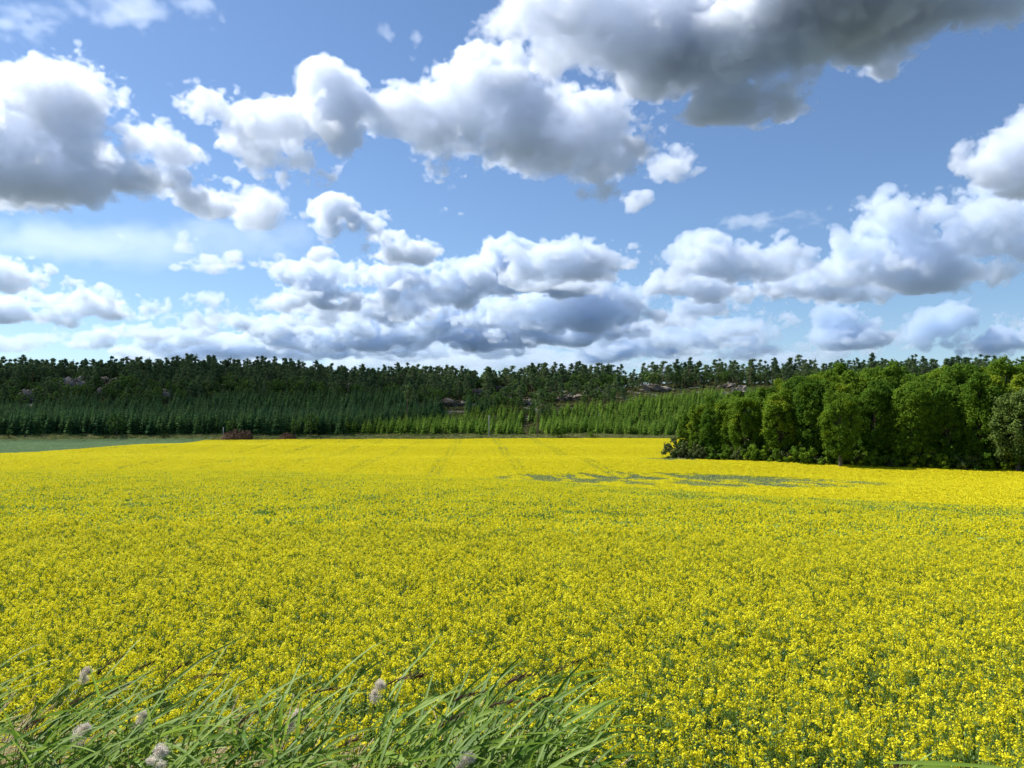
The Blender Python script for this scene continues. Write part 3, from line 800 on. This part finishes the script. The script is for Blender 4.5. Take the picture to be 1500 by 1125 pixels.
for i, (px, py, w, hh) in enumerate(ROCKS):
    x, y = on_slope(px, py + hh * 0.3)
    s = y / FPX
    o = add('rock_outcrop', lump('rock_outcrop', w * s * 0.56, 5.5, hh * s * 0.55, 0.55, i + 1, M['rock'], 5, True))
    o.location = (x, y + 2.5, float(ground(x, y + 2.5)) + hh * s * 0.12)
    o.rotation_euler = (R(-12), random.uniform(-.15, .15), random.uniform(-.3, .3))
    where = 'left wooded hillside' if px < 620 else ('middle of the wooded hillside' if px < 800 else 'rocky slope below the ridge pines')
    tag(o, 'grey pink granite outcrop showing between trees on the ' + where, 'rock', 'outcrops on the ' + where)
    rock_box.append((px - w * 0.36, px + w * 0.36, py - hh * 0.25, py + hh * 0.22))
def clear_of_rocks(x, y, h):
    z = ground(x, y); px, py0 = proj(x, y, z); _, py1 = proj(x, y, z + h)
    ok = np.ones(len(x), bool)
    for a, b_, c, d in rock_box:
        ok &= ~((px > a) & (px < b_) & (py1 < d - 0.35 * (d - c)) & (py0 > c + 2))
    return ok

def zone(x, y):
    """which wood grows here: 0 spruce plantation, 1 young plantation, 2 mixed upper wood"""
    px = 750 + x / y * FPX; t = hill_t(x, y)
    top = np.interp(px, [-200, 0, 250, 480, 600, 700, 760, 830, 900, 1000, 1100, 1300], [0.46, .42, .48, .55, .55, .48, .40, .38, .48, .58, .58, .5]) + 0.07 * noise2(x / 25, y / 25, 14)
    yng = np.interp(px, [480, 560, 640, 700, 760, 800, 860], [-0.02, .16, .30, .40, .46, .48, .9])
    zn = np.where(t > top, 2, np.where(t < yng, 1, 0))
    gap = (np.abs(px - 778) < 14 + 6 * noise2(x / 5, y / 5, 4)) & (t < 0.30) & (t > 0.05)
    return np.where(gap, 3, zn), t, px

# spruces, old and young
x, y = grid_pts(-330, 150, EDGE + 11, 560, 4.0, 0.42)
zn, t, px = zone(x, y)
ok = (np.abs(x) < y * 0.72 + 4) & (zn == 0) & (px < 1150)
x, y, t, px = x[ok], y[ok], t[ok], px[ok]
h = rng.uniform(0.85, 1.25, len(x)) * np.interp(t, [0, 0.25, 0.6], [1.12, 0.95, 0.8])
ok = clear_of_rocks(x, y, h * 11); x, y, h = x[ok], y[ok], h[ok]
order = np.argsort(y); x, y, h = x[order], y[order], h[order]
for i in range(min(290, len(x))):
    plant(K_spruce[i % 5], x[i], y[i], h[i], 'tall dark green spruce in the close rows at the foot of the left hillside', 'spruce tree', 'dark spruces at the forest edge', sz=random.uniform(.95, 1.15))
x, y, h = x[290:], y[290:], h[290:]
o = scatter('spruce_plantation', np.stack([x, y, ground(x, y)], 1), rng.integers(0, 5, len(x)), rng.uniform(0, 6.28, len(x)), h, [k.both for k in K_spruce])
tag(o, 'mass of dark spruce tops covering the lower left hillside', 'forest')
print('spruces', len(x))
x, y = grid_pts(-130, 170, EDGE + 11, 560, 3.8, 0.42)
zn, t, px = zone(x, y)
ok = (zn == 1) & (px < 1180)
x, y, t, px = x[ok], y[ok], t[ok], px[ok]
h = rng.uniform(0.7, 1.15, len(x)) * np.interp(px, [480, 700, 850, 1100], [1.15, 0.95, 0.95, 1.05])
ok = clear_of_rocks(x, y, h * 8); x, y, h = x[ok], y[ok], h[ok]
order = np.argsort(y); x, y, h = x[order], y[order], h[order]
for i in range(min(290, len(x))):
    plant(K_young[i % 4], x[i], y[i], h[i], 'small bright green young spruce in the front rows below the rocky slope', 'spruce tree', 'young spruces along the field edge', sz=random.uniform(.9, 1.15))
x, y, h = x[290:], y[290:], h[290:]
o = scatter('young_spruce_plantation', np.stack([x, y, ground(x, y)], 1), rng.integers(0, 4, len(x)), rng.uniform(0, 6.28, len(x)), h, [k.both for k in K_young])
tag(o, 'mass of bright green young spruces covering the middle of the slope', 'forest')
print('young', len(x))

# heath and low bushes that clothe the open rocky ground
def heath_clump():
    mb = MB()
    for k in range(9):
        c = np.array([rng.uniform(-1.6, 1.6), rng.uniform(-1.6, 1.6), rng.uniform(0.1, 0.35)])
        clump_leaves(mb, c, rng.uniform(0.4, 0.85), 34, 0.17, 0.6, int(rng.random() < 0.4))
    return mb.mesh('heath_clump', [M['shrub'], M['heath']])
M['heath'] = leaf_mat('heath', (0.07, 0.065, 0.02), (0.22, 0.17, 0.07), 0.2, 0.8, 0.05, 0.4, 0.7)
x, y = grid_pts(-440, 440, EDGE + 14, 640, 2.6, 0.5)
t = hill_t(x, y); px = 750 + x / y * FPX
ok = (np.abs(x) < y * 0.72) & (t > 0.05) & (fbm2(x / 9, y / 9, 90, 3) > -0.3) & (px < 1260)
x, y = x[ok], y[ok]
ok = clear_of_rocks(x, y, np.full(len(x), 1.0)); x, y = x[ok], y[ok]
o = scatter('hill_undergrowth', np.stack([x, y, ground(x, y)], 1), rng.integers(0, 4, len(x)), rng.uniform(0, 6.28, len(x)), rng.uniform(0.6, 1.7, len(x)), [heath_clump() for _ in range(4)])
tag(o, 'low green and brown heath between the rocks and trees of the hillside', 'undergrowth')

# mixed wood above: pines, with broadleaf trees among them
x, y = grid_pts(-470, 470, 445, 662, 4.4, 0.5)
zn, t, px = zone(x, y)
keep = np.interp(px, [600, 720, 800, 860, 1100, 1180, 1300], [1, 0.9, 0.75, 0.65, 0.65, 0.9, 0.85]) * np.where(t > 0.88, 1.0, np.interp(px, [0, 250, 600, 730, 830, 1120, 1200], [0.9, 0.9, 0.9, 0.75, 0.5, 0.45, 0.9])) * np.clip(0.85 + 0.9 * noise2(x / 11, y / 16, 78), np.where(px < 780, 0.7, 0.3), 1)
ok = (np.abs(x) < y * 0.72 + 4) & (zn == 2) & (rng.random(len(x)) < keep) & ~in_grove(x, np.minimum(y, 330), 0) | ((zn == 2) & (t > 0.8) & (np.abs(x) < y * 0.72) & (rng.random(len(x)) < keep))
x, y, t, px = x[ok], y[ok], t[ok], px[ok]
h = np.where(px < 780, rng.uniform(0.58, 1.25, len(x)), rng.uniform(0.5, 1.25, len(x))) * np.interp(t, [0.4, 0.8, 1.0], [0.7, 0.9, 1.0]) * (1 + 0.18 * noise2(x / 14, y / 14, 77))
isb = rng.random(len(x)) < np.interp(t, [0.4, 0.75, 1.0, 1.1], [0.6, 0.4, 0.22, 0.16]) * np.interp(px, [600, 900, 1200], [1, 1.3, 1.5])
ok = clear_of_rocks(x, y, np.where(isb, h * 8, h * 16) * 0.9) | (t > 0.93)
x, y, t, px, h, isb = [q[ok] for q in (x, y, t, px, h, isb)]
print('pines', int((~isb).sum()), 'broadleaf', int(isb.sum()))
front = np.where(np.abs(t - 0.98) < 0.16, 0, 1) + rng.random(len(x)) * 0.4 - (px > 780) * 0.6
ip = np.flatnonzero(~isb); ip = ip[np.argsort(front[ip])]
for i in ip[:290]:
    right = px[i] > 780
    plant(K_pine[random.randrange(8)] if right or random.random() < 0.35 else K_ridge[random.randrange(3)], x[i], y[i], h[i], 'wind bent pine with bare trunk standing on the open rocky ridge to the right' if right else 'dark conifer making the skyline of the left hill ridge',
          'pine tree', 'pines on the rocky ridge' if right else 'conifers along the left ridge', rz=random.uniform(-.7, .7), sz=random.uniform(.9, 1.12))
r_ = ip[290:]
ex, ey = grid_pts(-460, 460, 560, 650, 4.0, 0.5)                # low young conifers that close the gaps between the ridge trunks
ok = (np.abs(ex) < ey * 0.72) & (hill_t(ex, ey) > 0.8) & (rng.random(len(ex)) < np.interp(750 + ex / ey * FPX, [650, 800, 1100, 1200], [0.9, 0.3, 0.3, 0.7]))
ex, ey = ex[ok], ey[ok]
ax_ = np.concatenate([x[r_], ex]); ay_ = np.concatenate([y[r_], ey])
o = scatter('pine_wood', np.stack([ax_, ay_, ground(ax_, ay_)], 1), np.concatenate([rng.integers(0, 8, len(r_)), rng.integers(8, 11, len(ex))]), rng.uniform(-.8, .8, len(ax_)),
            np.concatenate([h[r_], rng.uniform(0.3, 0.72, len(ex))]), [k.both for k in K_pine + K_ridge])
tag(o, 'mass of dark pine crowns on the upper hillside behind the ridge trees', 'forest')
ib = np.flatnonzero(isb); ib = ib[np.argsort(y[ib])]
for i in ib[:280]:
    plant(K_birch[random.randrange(4)], x[i], y[i], h[i] * 1.25, 'light green broadleaf tree among the dark pines on the upper hillside', 'broadleaf tree', 'broadleaf trees among the pines')
r_ = ib[280:]
if len(r_):
    o = scatter('broadleaf_wood', np.stack([x[r_], y[r_], ground(x[r_], y[r_])], 1), rng.integers(0, 4, len(r_)), rng.uniform(0, 6.28, len(r_)), h[r_], [k.both for k in K_birch])
    tag(o, 'rounded broadleaf crowns among the pines near the ridge', 'forest')

# single trees and bushes along the forest foot
def at_edge(px, y): return (px - 750) / FPX * y
plant(K_birch[3], at_edge(172, 409), 409, 1.05, 'rounded leafy tree standing out before the dark spruces at the far left', 'broadleaf tree', sz=1.2)
plant(K_birch[1], at_edge(455, 409), 409, 0.98, 'rounded leafy tree before the spruces right of the small brown heap', 'broadleaf tree', sz=1.25)
plant(K_birch[2], at_edge(433, 409), 409, 0.8, 'narrow leafy tree squeezed left of a rounder one near the small brown heap', 'broadleaf tree', sz=1.2)
plant(K_birch[2], at_edge(14, 408), 408, 0.55, 'thin pale leafy tree at the left end of the forest edge', 'broadleaf tree')
plant(K_birch[2], at_edge(338, 408), 408, 0.85, 'narrow pale leafy tree directly behind the big brown heap', 'broadleaf tree', sz=1.2)
plant(K_bush[0], at_edge(243, 405), 405, 0.95, 'round light green bush alone at the edge of the cereal field', 'bush')
plant(K_bush[1], at_edge(157, 405), 405, 0.7, 'low green bush before the spruces at the cereal field', 'bush')
plant(K_darkbush[0], at_edge(818, 405), 405, 1.15, 'dark rounded bush before the young spruces, right of the tall lone pine', 'bush', sz=1.2)
plant(K_darkbush[0], at_edge(866, 405), 405, 0.9, 'smaller dark bush on the pale grass strip, nearest to the grove', 'bush')
plant(K_darkbush[0], at_edge(634, 403), 403, 0.4, 'low dark bush in the grass strip left of the utility pole', 'bush')
K_lone = [Kind('pine_tree', pine(18, 0, 1.1, 0.5, 0.52), M['pine'], M['pinebark']), Kind('pine_tree', pine(18, 0, 0.9, 0.6, 0.62), M['pine'], M['pinebark'])]
plant(K_lone[0], at_edge(787, 407), 407, 1.15, 'tall lone pine with bare dark trunk at the foot of the slope', 'pine tree', rz=0.0, sz=1.15)
plant(K_lone[1], at_edge(596, 450), 450, 1.1, 'lone pine with a long pale bare trunk rising from the spruce slope', 'pine tree', rz=0.0, sz=1.25)

# ------------------------------------------------------------------ the grove on the right
def grove(px, y, ht, kinds, label, group=None, cat='oak tree', sz=1.0, h0=20.0):
    x = (px - 750) / FPX * y; ht = ht * (1.12 if group and 'front' in group else 1.17)
    k = kinds[random.randrange(len(kinds))]
    return plant(k, x, y, ht / h0, label, cat, group, sz=sz)
FR = [(1006, 227, 13.5), (1026, 222, 15.5), (1046, 216, 17), (1070, 213, 18), (1092, 206, 18), (1142, 198, 19), (1186, 194, 21), (1278, 184, 20), (1334, 180, 21), (1388, 180, 19.5), (1436, 176, 20.5), (1560, 168, 20), (1620, 166, 20)]
for px, y, ht in FR:
    grove(px, y, ht, K_oak, 'big round crowned oak in the front row of the dark green grove', 'oaks along the front of the grove', sz=random.uniform(.97, 1.06))
BK = [(1020, 238, 15), (1045, 240, 16), (1085, 232, 19), (1120, 224, 20), (1165, 218, 21.5), (1210, 212, 22), (1255, 208, 22.5), (1302, 204, 23), (1350, 200, 22), (1398, 198, 22.5), (1448, 196, 22), (1500, 194, 22), (1560, 190, 22),
      (1110, 252, 19), (1150, 246, 22), (1195, 240, 23), (1240, 236, 24.5), (1285, 232, 25), (1330, 230, 24), (1378, 228, 25.5), (1425, 226, 24.5), (1475, 224, 26), (1525, 222, 25), (1580, 220, 25),
      (1160, 272, 21), (1210, 268, 22), (1262, 264, 24), (1312, 262, 24), (1362, 258, 25), (1415, 256, 24), (1465, 254, 25), (1515, 252, 24)]
for px, y, ht in BK:
    grove(px, y, ht, K_oak, 'oak crown rising behind the front trees of the grove', 'oaks deeper in the grove', sz=random.uniform(.95, 1.06))
grove(1229, 181, 15.5, K_oak, 'shorter narrow crowned tree standing forward in the front edge of the grove', cat='oak tree', sz=1.12)
grove(1487, 169, 17.5, K_willow, 'pale green willow like tree at the right edge of the grove', cat='willow tree', h0=16.0)
for px, y, s in [(996, 224, 1.5), (1018, 219, 1.8), (1006, 230, 2.3), (1032, 216, 1.4), (990, 229, 1.7)]:
    plant(K_bush[0 if s > 1.4 else 1], (px - 750) / FPX * y, y, s, 'grey green low shrub at the left tip of the grove', 'shrub', 'shrubs at the tip of the grove')
for i in range(96):
    px = 1040 + (i % 32) * 18 + i // 32 * 5; x = 0; back = (i // 32) * 9; y = np.interp(px, [1012, 1092, 1182, 1280, 1424, 1620], [222, 202, 188.5, 180, 172, 164])
    x = (px - 750) / FPX * y
    plant(K_darkbush[0] if i % 3 else K_bush[0], x, y + back + random.uniform(0.5, 3), random.uniform(0.9, 1.6) * (1 + 0.2 * (i // 32)), 'dark low shrub under the front trees of the grove', 'shrub', 'undergrowth along the grove')

# ------------------------------------------------------------------ heaps and poles
for px, y, w, hh, lab in [(348, 400, 46, 12.5, 'big dark brown heap of roots and soil at the field edge, the larger of two'), (422, 400, 27, 7.5, 'small reddish brown heap of roots at the field edge, the smaller of two')]:
    s = y / FPX; x = (px - 750) * s
    mb = MB(); n = 46; a = np.linspace(-1, 1, n)
    A, B = np.meshgrid(a, a, indexing='ij')
    prof = np.clip(1 - A ** 2 - B ** 2, 0, 1) ** 0.7
    if w > 40: prof = np.maximum(prof * (0.98 - 0.12 * np.clip(A, 0, 1)), 0.86 * np.clip(1 - ((A - 0.62) / 0.38) ** 2 - (B / 0.7) ** 2, 0, 1) ** 0.5)
    zz = prof * (1 + 0.5 * fbm2(A * 4 + px, B * 4, 5, 5)) + 0.45 * prof ** 0.5 * fbm2(A * 13, B * 9 + px, 9, 4)
    Vh = np.stack([A * w * s / 2, B * w * s * 0.3, zz * hh * s - 0.1], -1).reshape(-1, 3)
    Ih = np.arange(n * n).reshape(n, n); Fh = np.stack([Ih[:-1, :-1], Ih[1:, :-1], Ih[1:, 1:], Ih[:-1, 1:]], -1).reshape(-1, 4)
    mb.raw(Vh, Fh, 0)
    for k in range(70 if w > 40 else 36):                     # root ends and branches sticking out
        i = rng.integers(0, n, 2); p0 = np.array([A[i[0], i[1]] * w * s / 2, B[i[0], i[1]] * w * s * .3, zz[i[0], i[1]] * hh * s - 0.15])
        if zz[i[0], i[1]] < 0.1: continue
        d = unit(1, 0.5)[0] * rng.uniform(0.4, 0.9)
        mb.tube([p0, p0 + d * .6 + [0, 0, .05], p0 + d], [0.09, 0.07, 0.03], 4, 0)
    o = add('root_heap', mb.mesh('root_heap', [M['heap']])); o.location = (x, y, float(ground(x, y)) + 0.75)
    tag(o, lab, 'heap')
def pole(px, y, h, label, arm):
    x = (px - 750) / FPX * y
    r = bpy.data.objects.new('utility_pole', None); COL.objects.link(r); r.location = (x, y, float(ground(x, y)))
    tag(r, label, 'pole')
    b = MB(); b.tube([[0, 0, -0.5], [0, 0, h / 2], [0, 0, h - .02], [0, 0, h]], [0.23, 0.21, 0.19, 0.01], 10); add('post', b.mesh('post', [M['pole']], True), r)
    if arm:
        b = MB()
        bx = np.array([[-.95, -.07, 0], [.95, -.07, 0], [.95, .07, 0], [-.95, .07, 0], [-.95, -.07, .16], [.95, -.07, .16], [.95, .07, .16], [-.95, .07, .16]]) + [0, -0.2, h - 0.7]
        b.raw(bx, np.array([[0, 3, 2, 1], [4, 5, 6, 7], [0, 1, 5, 4], [1, 2, 6, 5], [2, 3, 7, 6], [3, 0, 4, 7]])); add('crossarm', b.mesh('crossarm', [M['pole']]), r)
        for dx in (-0.8, 0, 0.8):
            b = MB(); b.tube([[dx, -.2, h - .54], [dx, -.2, h - .44], [dx, -.2, h - .36], [dx, -.2, h - .28]], [.03, .08, .08, .02], 8); add('insulator', b.mesh('insulator', [M['pole']], True), r)
pole(716.5, 408, 11.5, 'pale utility pole with short crossarm before the young spruces', True)
pole(328, 404, 6.2, 'short thin pale post beside the big brown heap', False)
# ------------------------------------------------------------------ reeds and dry grass on the ditch bank in front
def reed_leaf(mb, p0, az, el, L, w, droop, m=0):
    n = 9; t = np.linspace(0, 1, n)
    d = np.array([math.cos(az), math.sin(az), 0])
    e = el - droop * t ** 1.3
    step = np.stack([np.cos(e) * d[0], np.cos(e) * d[1], np.sin(e)], 1) * (L / (n - 1))
    pts = p0 + np.concatenate([np.zeros((1, 3)), np.cumsum(step[:-1], 0)])
    pts = pts + np.stack([0 * t, 0.02 * np.sin(t * 5 + az * 9) * t, 0.012 * np.sin(t * 7 + az * 7) * t], 1)
    roll = rng.uniform(-0.9, 0.9) + rng.uniform(-.8, .8) * t
    s0 = np.array([-d[1], d[0], 0])
    side = s0[None] * np.cos(roll)[:, None] + np.array([0, 0, 1.])[None] * np.sin(roll)[:, None]
    ww = w * np.minimum(1, (t + 0.08) * 3.2) ** 0.7 * (1 - t) ** 0.62 + 0.0006
    mb.ribbon(pts, side, ww, m)

def dark_plume(mb, p0, az, el, L):
    n = 46
    t = rng.uniform(0, 1, n)
    ax = np.array([math.cos(az) * math.cos(el), math.sin(az) * math.cos(el), math.sin(el)])
    c = p0 + ax * (t * L)[:, None] + unit(n) * (0.009 * np.sin(np.clip(t * 1.1 + .12, 0, 1) * 3.1))[:, None] + np.array([0.03, 0, -0.05]) * (t * t)[:, None]
    d = ax + unit(n) * 0.22; d /= np.linalg.norm(d, axis=1, keepdims=True)
    b = np.cross(d, unit(n)); b /= np.linalg.norm(b, axis=1, keepdims=True)
    mb.diamonds(c, d * rng.uniform(0.02, 0.045, (n, 1)), b * 0.002, 0)

def fluffy_plume(mb, p0, s):
    two = rng.uniform(0.05, 0.075)
    for cx, cz, r in ((0.0, 0.0, 0.036), (-0.012, 0.03, 0.022), (0.012, two + .01, 0.034), (0.03, two + 0.035, 0.028), (0.045, two + 0.02, 0.018)):
        n = 190; c0 = p0 + np.array([cx + rng.normal(0.0, .008), rng.normal(0, .008), cz]) * s
        q = unit(n); c = c0 + q * (r * s * rng.uniform(0.2, 1.3, n) ** 0.8)[:, None] * [1.0, 0.9, 0.95]
        d = q * 0.6 + unit(n) * 0.5 + [0.7, 0, 0.0]; d /= np.linalg.norm(d, axis=1, keepdims=True)
        b = np.cross(d, unit(n)); b /= np.linalg.norm(b, axis=1, keepdims=True)
        mb.diamonds(c, d * rng.uniform(0.009, 0.024, (n, 1)) * s, b * 0.0014 * s, 0)

def reed_shape(h, nleaf, wind=1.0):
    lean = rng.uniform(0.12, 0.34) * h * 0.5
    def ax(t): return np.array([lean * t ** 2.2, 0.03 * math.sin(t * 4), h * t - 0.06 * t ** 4])
    st = MB(); st.tube([ax(t) for t in np.linspace(0, 1, 9)], np.linspace(0.0055, 0.0022, 9), 5)
    lf = MB()
    for k in range(nleaf):
        t = 0.42 + 0.56 * (k + rng.uniform(0, .8)) / nleaf
        az = rng.normal(0.0, 0.6) if rng.random() < 0.88 else rng.uniform(-3.1, 3.1)
        reed_leaf(lf, ax(min(t, 0.99)), az, rng.uniform(0.05, 0.95), rng.uniform(0.30, 0.62), rng.uniform(0.010, 0.020), rng.uniform(0.1, 0.9))
    return st, lf, ax(1.0)

REEDS = []
for k in range(14):
    st, lf, tip = reed_shape(rng.uniform(1.9, 2.2), int(rng.integers(7, 11)))
    REEDS.append((st.mesh('stem', [M['reedstem']], True), lf.mesh('foliage', [M['reed']], True), tip))
def reed(x, y, top_z, k, label, group=None, plume=None, rz=0.0):
    st, lf, tip = REEDS[k % len(REEDS)]
    r = bpy.data.objects.new('reed', None); COL.objects.link(r)
    z = float(ground(x, y)); s = (top_z - z) / tip[2]
    r.location = (x - tip[0] * s, y, z); r.scale = (s, s, s); r.rotation_euler.z = rz
    tag(r, label, 'reed', group)
    add('stem', st, r); add('foliage', lf, r)
    if plume:
        mb = MB()
        if plume == 'dark': dark_plume(mb, tip - [0.01, 0, 0.01], rng.normal(0, .2), rng.uniform(0.35, 0.95), rng.uniform(0.13, 0.2))
        else: fluffy_plume(mb, tip - [0, 0, 0.02], rng.uniform(0.72, 0.92) / s)
        add('plume', mb.mesh('plume', [M['plume' if plume == 'dark' else 'fluff']]), r)
    return r
def reed_px(px, py, y, *a, **k):
    p = px_point(px, py, y)
    return reed(p[0], y, p[2], *a, **k)
n0 = 0
FL = [(126, 990, 4.9, 'reed with pale fluffy double seed head, farthest from the bank edge at the left'), (118, 1078, 4.2, 'reed with tall white fluffy seed head near the left corner'),
      (232, 1112, 4.0, 'reed with drooping pinkish fluffy seed head low over the dry grass'), (428, 1058, 4.5, 'reed with round pale fluffy seed head leaning right in mid bank'),
      (551, 1015, 4.8, 'reed with two stacked beige fluffy tufts against the yellow flowers'), (206, 1058, 4.7, 'reed with a small faded fluffy seed head between long leaves'), (678, 1124, 4.0, 'reed with a pale fluffy tuft at the bottom edge of the picture')]
for i, (px, py, y, lab) in enumerate(FL):
    reed_px(px, py, y, i, lab, plume='fluffy')
DK = [(150, 975), (188, 985), (245, 985), (283, 985), (160, 1010), (105, 1025), (460, 1005), (575, 990), (670, 1015), (720, 1025), (745, 990), (815, 975), (775, 1030), (430, 1080), (355, 1050), (500, 1085), (620, 1085), (640, 1060), (40, 1060), (790, 1060)]
for i, (px, py) in enumerate(DK):
    reed_px(px, py + 6, 4.3 + 0.5 * random.random() + (0.4 if py < 990 else 0), i + 3, 'slender reed with a dark purple brown plume bent to the right by wind', 'dark plumed reeds on the bank', plume='dark')
for i in range(290):
    px = rng.uniform(-130, 860) if i > 40 else rng.uniform(560, 850); lim = np.interp(px, [-100, 60, 300, 520, 620, 760, 850], [1030, 1020, 1010, 1030, 1040, 1000, 1010])
    py = lim + 130 * rng.random() ** 0.9
    y = np.interp(py, [1000, 1150], [4.9, 3.9]) + rng.uniform(-.25, .25)
    reed_px(px, py, y, i, 'leafy green reed without a plume among many swept right on the bank', 'leafy reeds on the bank', rz=random.uniform(-.3, .3))
reed_px(1300, 1124, 3.9, 4, 'single reed with long pale leaf at the bottom right corner', plume='dark')
# long pale leaf of a nearer reed entering the lower right corner
b = MB(); p = px_point(1290, 1118, 3.6); q = px_point(1500, 1117, 3.6)
t = np.linspace(0, 1, 12)
pts = np.stack([p[0] + (q[0] - p[0]) * 1.15 * t, 3.6 - 0.1 * t, p[2] + 0.012 * np.sin(t * 3.1) - 0.01 * t], 1)
b.ribbon(pts, np.tile([0.05, 0.95, 0.3], (12, 1)), 0.019 * np.minimum(1, t * 3 + 0.15) * (1 - t * .7), 0)
p = px_point(1330, 1128, 3.6)
b.ribbon(np.stack([p[0] + 0.28 * t, 3.58 + 0 * t, p[2] + 0.012 * np.sin(t * 3.1)], 1), np.tile([0.05, 0.95, 0.25], (12, 1)), 0.024 * np.minimum(1, t * 3 + 0.15) * (1 - t) ** .6, 0)
r = bpy.data.objects.new('reed', None); COL.objects.link(r); r.location = (float(p[0]), 3.6, float(ground(p[0], 3.6)))
lo = b.mesh('foliage', [M['reed']], True); lo.transform(__import__('mathutils').Matrix.Translation((-r.location.x, -3.6, -r.location.z)))
add('foliage', lo, r)
b = MB(); hz = float(p[2]) - r.location.z; b.tube([[0, 0, 0], [0.02, 0, hz * .5], [0.0, 0, hz]], [.005, .004, .003], 5); add('stem', b.mesh('stem', [M['reedstem']], True), r)
tag(r, 'light green reed whose long leaf lies flat along the bottom right edge', 'reed')
# dry grass
def dry_tuft():
    mb = MB(); n = 42
    for k in range(n):
        a = rng.normal(0.0, 0.7); L = rng.uniform(0.7, 1.35); r0 = rng.uniform(-.16, .16, 2); t = np.linspace(0, 1, 6)
        e = 1.4 - rng.uniform(0.5, 1.9) * t ** 1.6
        step = np.stack([np.cos(e) * math.cos(a), np.cos(e) * math.sin(a), np.sin(e)], 1) * L / 5
        pts = np.array([r0[0], r0[1], 0]) + np.concatenate([np.zeros((1, 3)), np.cumsum(step[:-1], 0)])
        mb.ribbon(pts, np.tile([-math.sin(a), math.cos(a), 0], (6, 1)), 0.0026 * np.ones(6), 0)
        if rng.random() < 0.75:
            m_ = 22; tt = rng.uniform(0.78, 1.0, m_); c = np.stack([np.interp(tt, t, pts[:, q]) for q in range(3)], 1) + unit(m_) * 0.008
            d = (pts[-1] - pts[-2]); d = d / np.linalg.norm(d) + unit(m_) * 0.3
            bb = np.cross(d, unit(m_)); bb /= np.linalg.norm(bb, axis=1, keepdims=True)
            mb.diamonds(c, d * 0.013, bb * 0.0024, 0)
    return mb.mesh('dry_grass_tuft', [M['dry']])
x, y = grid_pts(-4.6, 0.75, 4.0, 5.75, 0.17)
px = 750 + x / y * FPX
ok = (rng.random(len(x)) < np.interp(px, [-100, 0, 200, 300, 640, 760, 880], [1, 0.9, 0.6, 0.75, 0.6, 0.1, 0.0]) * np.interp(y, [4, 5.2, 5.75], [0.9, 0.9, 0.35]))
x, y = x[ok], y[ok]
o = scatter('dry_grass', np.stack([x, y, ground(x, y)], 1), rng.integers(0, 4, len(x)), rng.uniform(-.6, .6, len(x)), rng.uniform(1.15, 1.52, len(x)), [dry_tuft() for _ in range(4)])
tag(o, 'pale dry grass with tan seed heads bent over between the reeds', 'grass')
